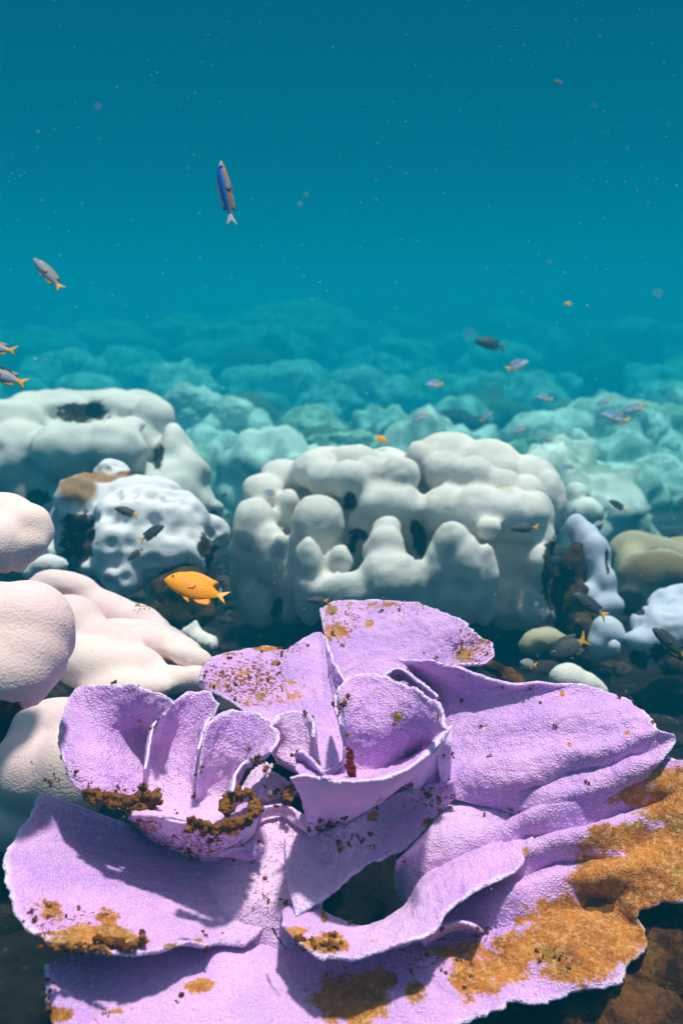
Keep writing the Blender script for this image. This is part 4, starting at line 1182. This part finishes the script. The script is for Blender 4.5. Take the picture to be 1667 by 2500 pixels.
EYE = mat_plain('fish_eye_pupil', (0.005, 0.005, 0.006), 0.15, 0.6)
IRIS = {'orange': mat_plain('fish_iris_orange', (0.75, 0.45, 0.05), 0.3), 'grey': mat_plain('fish_iris_grey', (0.35, 0.36, 0.34), 0.3)}
FM = {
    'orange': (fish_mat('orange_fish_skin', (1.0, 0.33, 0.0005), (1.0, 0.35, 0.0005), (1.0, 0.38, 0.0005), None, 0.0), fin_mat('orange_fin', (1.0, 0.33, 0.001), (1.0, 0.29, 0.001)), fin_mat('pale_tail_fin', (1.0, 0.45, 0.10), (1.0, 0.38, 0.02)), 'orange'),
    'dark': (fish_mat('dark_fish_skin', (0.022, 0.030, 0.045), (0.050, 0.060, 0.075), (0.075, 0.080, 0.090), (0.55, 0.28, 0.02)), fin_mat('dark_fin', (0.05, 0.05, 0.05), (0.09, 0.07, 0.03)), fin_mat('yellow_fin', (0.72, 0.38, 0.015), (0.55, 0.25, 0.01)), 'grey'),
    'blue': (fish_mat('blue_fish_skin', (0.015, 0.14, 0.48), (0.16, 0.33, 0.55), (0.70, 0.70, 0.74), (0.65, 0.36, 0.06), 0.02, 0.1), fin_mat('dim_yellow_fin', (0.50, 0.30, 0.05), (0.30, 0.25, 0.12)), fin_mat('pale_yellow_fin', (0.75, 0.42, 0.04), (0.6, 0.32, 0.03)), 'grey'),
    'grey': (fish_mat('grey_fish_skin', (0.20, 0.22, 0.28), (0.33, 0.33, 0.40), (0.40, 0.40, 0.45), (0.72, 0.38, 0.02)), fin_mat('grey_yellow_fin', (0.40, 0.28, 0.06), (0.3, 0.25, 0.12)), fin_mat('bright_yellow_fin', (0.85, 0.42, 0.01), (0.7, 0.3, 0.01)), 'grey'),
    'azure': (fish_mat('azure_orange_fish_skin', (0.01, 0.16, 0.75), (0.22, 0.30, 0.48), (0.70, 0.25, 0.02), None, 0.0, 0.05), fin_mat('blue_grey_fin', (0.10, 0.25, 0.50), (0.45, 0.25, 0.08)), fin_mat('whitish_tail_fin', (0.65, 0.68, 0.75), (0.55, 0.50, 0.50)), 'grey'),
    'shade': (fish_mat('dusky_fish_skin', (0.015, 0.025, 0.03), (0.02, 0.03, 0.035), (0.03, 0.04, 0.045)), fin_mat('dusky_fin', (0.015, 0.02, 0.025), (0.03, 0.03, 0.03)), fin_mat('dusky_tail_fin', (0.02, 0.03, 0.03), (0.03, 0.03, 0.03)), 'grey'),
}

def fin_mesh(name, pts, mat, th=0.008):
    """outline in the x-z plane, thin closed lens, triangulated about its centroid with ridged edge"""
    P = np.array(catmull([(x, 0, z) for x, z in pts] + [(pts[0][0], 0, pts[0][1])], len(pts) * 5))[:-1]
    c = P.mean(0)
    inn = c + (P - c) * 0.7
    V = list(P) + list(inn + [0, th, 0]) + list(inn - [0, th, 0]) + [c + [0, th, 0], c - [0, th, 0]]
    n = len(P)
    F = []
    for i in range(n):
        j = (i + 1) % n
        F += [(i, j, n + j, n + i), (j, i, 2 * n + i, 2 * n + j), (n + i, n + j, 3 * n), (2 * n + j, 2 * n + i, 3 * n + 1)]
    return mesh_from(name, V, F, mat)

def body_mesh(depth, width, mat, bend=0.0):
    xs = np.array([0.50, 0.485, 0.45, 0.40, 0.33, 0.24, 0.13, 0.0, -0.12, -0.22, -0.29, -0.335, -0.36])
    hh = np.array([0.02, 0.16, 0.36, 0.58, 0.78, 0.93, 1.0, 0.98, 0.86, 0.64, 0.42, 0.30, 0.27]) * depth / 2
    ww = np.array([0.02, 0.22, 0.46, 0.68, 0.86, 0.98, 1.0, 0.92, 0.76, 0.52, 0.30, 0.18, 0.10]) * width / 2
    zc = np.array([-.10, -.09, -.06, -.03, 0, .01, .01, .0, 0, 0, 0, 0, 0]) * depth
    T = np.linspace(0, 1, len(xs)); TT = np.linspace(0, 1, 34)
    xs, hh, ww, zc = [np.interp(TT, T, a) for a in (xs, hh, ww, zc)]
    k = 20
    V = []
    for x, h, w, z in zip(xs, hh, ww, zc):
        for j in range(k):
            a_ = 2 * math.pi * j / k
            cy, cz = math.cos(a_), math.sin(a_)
            V.append((x, w * cy * abs(cy) ** 0.15, z + h * cz))
    F = []
    for i in range(len(xs) - 1):
        for j in range(k):
            a_, b_ = i * k + j, i * k + (j + 1) % k
            F.append((a_, b_, b_ + k, a_ + k))
    F += [tuple(range(k - 1, -1, -1)), tuple((len(xs) - 1) * k + j for j in range(k))]
    return mesh_from('body', V, F, mat)

def build_fish(kind, depth=0.40, width=0.16, fork=0.6, name='reef_fish'):
    skin, fin, tail, iris = FM[kind]
    r = empty(name, (0, 0, 0))
    link('body', body_mesh(depth, width, skin), r)
    d2 = depth / 2
    tf = link('tail_fin', fin_mesh('tail_fin', [(-.33, d2 * .24), (-.38, d2 * .38), (-.44, d2 * .62), (-.53, d2 * .95), (-.50, d2 * .5), (-.44 - .03 * (1 - fork), 0), (-.50, -d2 * .5), (-.53, -d2 * .9), (-.44, -d2 * .6), (-.38, -d2 * .36), (-.33, -d2 * .22)], tail), r)
    if kind == 'orange': tf.scale = (1, 1, .62)
    link('dorsal_fin', fin_mesh('dorsal_fin', [(.28, d2 * .72), (.22, d2 * 1.02), (.10, d2 * 1.22), (-.05, d2 * 1.22), (-.18, d2 * 1.12), (-.30, d2 * 1.0), (-.30, d2 * .72), (-.24, d2 * .45), (-.05, d2 * .8), (.15, d2 * .8)], fin, .006), r)
    link('anal_fin', fin_mesh('anal_fin', [(.0, -d2 * .85), (-.08, -d2 * 1.15), (-.20, -d2 * 1.15), (-.31, -d2 * .98), (-.29, -d2 * .60), (-.22, -d2 * .45), (-.10, -d2 * .7)], fin, .006), r)
    link('pelvic_fin', fin_mesh('pelvic_fin', [(.16, -d2 * .85), (.10, -d2 * 1.15), (.0, -d2 * 1.32), (.03, -d2 * 1.05), (.08, -d2 * .8)], fin, .006), r)
    for s in (1, -1):
        p = link('pectoral_fin', fin_mesh('pectoral_fin', [(.20, 0.0), (.15, .045), (.06, .055), (.0, .02), (.02, -.04), (.10, -.06), (.17, -.04)], fin, .005), r)
        p.location = (0, s * width * .49, -.03)
        p.rotation_euler = (0, 0, s * R(-6))
        v0, f0 = ICO[2]
        e = link('eye', mesh_from('eye', v0 * np.array([.030, .012, .030]), f0, IRIS[iris]), r)
        e.location = (.385, s * width * .355, depth * .07)
        pu = link('pupil', mesh_from('pupil', v0 * np.array([.019, .009, .019]), f0, EYE), e)
        pu.location = (0, s * .006, 0)
    return r

def copy_tree(o, parent=None):
    c = o.copy(); COL.objects.link(c); c.parent = parent
    for ch in list(o.children): copy_tree(ch, c)
    return c

PROTO, USED = {}, set()
FISH_SCALE_NOTE = None
def place(kind, head, tail, d, label, depth=0.40, width=0.16, roll=-0.7, dorsal=None, group='small reef fish swimming over the corals', skew=0.0, name='reef_fish', cat='fish'):
    """head and tail in display pixels, d metres away"""
    key = (kind, depth, width)
    if key not in PROTO: PROTO[key] = build_fish(kind, depth, width, name=name)
    o = PROTO[key] if key not in USED else copy_tree(PROTO[key])
    USED.add(key)
    h = PD(head[0] * K, head[1] * K, d * (1 + skew)); t_ = PD(tail[0] * K, tail[1] * K, d)
    X = (h - t_); ln = X.length; X.normalize()
    up = Vector(dorsal) if dorsal else Vector((0, -roll, 1.0))
    Z = (up - X * up.dot(X)).normalized()
    Y = Z.cross(X)
    m3 = Matrix((X, Y, Z)).transposed().to_4x4()
    s = ln / 1.03
    o.matrix_world = Matrix.Translation((h + t_) / 2) @ m3 @ Matrix.Scale(s, 4)
    tag(o, label, cat, group)
    return o

place('orange', (378, 1325), (521, 1374), 1.5, 'bright orange fish swimming left in front of the brown rock', 0.44, 0.17, roll=-1.1, group='orange reef fish', name='orange_fish')
place('azure', (504, 366), (533, 515), 1.9, 'slim blue and orange fish swimming straight up in open water', 0.20, 0.13, dorsal=(-1, -.5, 0), name='reef_fish')
place('grey', (79, 591), (141, 664), 2.2, 'grey fish with yellow tail heading up in open water, upper left', 0.30, 0.15)
place('grey', (-62, 792), (37, 806), 2.1, 'fish at the left edge showing only its orange-yellow forked tail, upper of two', 0.30, 0.15)
place('grey', (-48, 842), (60, 882), 2.1, 'fish at the left edge with grey rear body and yellow tail, lower of two', 0.30, 0.15)
place('shade', (1089, 780), (1158, 798), 5.2, 'dark dusky fish silhouette above the far reef dome', 0.42, 0.16)
place('blue', (1213, 827), (1163, 849), 3.6, 'blue fish with white belly facing right above the far dome coral', 0.42, 0.16)
place('blue', (977, 880), (1017, 883), 3.7, 'small blue and white fish facing left in front of the round dome coral', 0.46, 0.16)
place('blue', (1229, 909), (1269, 918), 4.2, 'pale blue fish facing left just above the dim green coral', 0.42, 0.16)
place('blue', (944, 968), (984, 949), 4.0, 'whitish fish with pale yellow tail over the dark hollow behind the lobed boulder', 0.36, 0.14)
place('blue', (1130, 946), (1102, 967), 4.2, 'small fish angled up to the right with orange tail below it', 0.34, 0.14)
place('blue', (1379, 948), (1445, 968), 3.6, 'vivid blue fish with yellow tail, lower one of the pair at right', 0.38, 0.15)
place('blue', (1427, 946), (1483, 929), 3.8, 'blue fish with orange tail, upper one of the pair at right', 0.36, 0.15)
place('blue', (1371, 929), (1404, 914), 4.2, 'small dim blue fish just left above the pair at right', 0.36, 0.14)
place('blue', (1174, 995), (1209, 980), 4.3, 'faint whitish fish with yellow tail low behind the lobed boulder crest', 0.34, 0.14)
place('blue', (1234, 999), (1268, 1009), 4.3, 'faint bluish fish with orange tail on the large bumpy mound', 0.36, 0.14)
place('blue', (1288, 1071), (1323, 1073), 4.0, 'faint slender pale fish right of the lobed boulder crown', 0.30, 0.14)
place('orange', (890, 1014), (860, 1002), 3.2, 'tiny orange fish hovering over the lobed boulder', 0.47, 0.17, group='orange reef fish')
place('dark', (263, 1165), (318, 1185), 2.3, 'dark fish with orange tail on the upper part of the pocked mound', 0.32, 0.15)
place('dark', (378, 1205), (321, 1243), 2.3, 'dark fish facing up right with a bright yellow tail over the pocked mound', 0.36, 0.16)
place('dark', (292, 1287), (329, 1260), 2.3, 'small dark fish pointing down left over the pocked mound', 0.32, 0.15)
place('dark', (1171, 1214), (1237, 1211), 2.5, 'dark fish with yellow tail in front of the right side of the lobed boulder', 0.32, 0.15)
place('dark', (1315, 1361), (1392, 1418), 2.1, 'dark fish with yellow tail diving off the tall narrow blue coral', 0.34, 0.16)
place('dark', (1497, 1440), (1580, 1515), 2.0, 'dark fish with yellow tail cut by the right edge over the blue-white mound', 0.32, 0.16)
place('dark', (1262, 1506), (1348, 1468), 2.0, 'largest dark fish with yellow tail over the dark floor behind the purple coral', 0.50, 0.17)
place('grey', (1193, 1519), (1232, 1529), 2.0, 'small grey fish with orange tail just above the purple coral', 0.46, 0.16)
place('dark', (703, 1378), (754, 1380), 2.3, 'small dark fish low in front of the lobed boulder, above the back purple plate', 0.30, 0.14)
place('dark', (1397, 1148), (1438, 1173), 3.2, 'dark fish with dull yellow tail beside the mint-green coral boulder', 0.36, 0.15)
place('blue', (1358, 1208), (1386, 1197), 3.0, 'tiny greenish-blue fish above the tall narrow blue coral', 0.34, 0.14)
place('blue', (607, 1128), (633, 1134), 2.75, 'tiny blue fish on the upper left flank of the lobed boulder', 0.46, 0.16)
place('dark', (508, 1141), (524, 1132), 3.4, 'tiny dark fish at the right foot of the box-shaped boulder', 0.40, 0.15)
place('grey', (78, 1301), (112, 1299), 2.35, 'small fish with orange tail beside the low white knob at left', 0.34, 0.15)
place('shade', (1270, 187), (1291, 189), 4.0, 'tiny dark round fish alone high in the open water', 0.55, 0.2)
place('orange', (1295, 697), (1313, 698), 4.6, 'tiny dull orange fish alone in open water at right', 0.5, 0.17, group='orange reef fish')

# ------------------------------------------------------------------ drifting specks
def snow():
    rnd = random.Random(3)
    v0, f0 = ICO[0]
    Vs, Fs, off = [], [], 0
    for i in range(1500):
        d = 0.9 + 3.6 * rnd.random() ** 0.9
        u, v = rnd.uniform(-60, 1720), rnd.uniform(-40, 1750) if rnd.random() < .93 else rnd.uniform(1750, 2400)
        if v > 1500 and d > 1.1: d = rnd.uniform(.7, 1.0)
        if v > 1150 and d > 2: d = rnd.uniform(1.0, 2.0)
        s = MPP * d * (0.45 + 1.1 * rnd.random() ** 4) * 1.0
        if rnd.random() < .015: s *= 2.6
        c = np.array(PD(u, v, d))
        st = np.array([rnd.uniform(.7, 2.0), rnd.uniform(.7, 1.5), rnd.uniform(.6, 1.2)])
        Vs.append(v0 * st * s + c); Fs.append(f0 + off); off += len(v0)
    for i in range(22):                                   # a few close to the lens, out of focus
        d = rnd.uniform(.35, .8)
        s = rnd.uniform(.0005, .0013)
        Vs.append(v0 * s + np.array(PD(rnd.uniform(0, 1667), rnd.uniform(0, 2100), d))); Fs.append(f0 + off); off += len(v0)
    me = mesh_from('drifting_specks', np.concatenate(Vs), np.concatenate(Fs), mat_plain('speck_white', (0.7, 0.72, 0.68), 0.9, 0.1))
    o = link('drifting_specks', me)
    tag(o, 'fine pale specks of plankton and sand drifting through the teal water', 'particles', None, 'stuff')
snow()
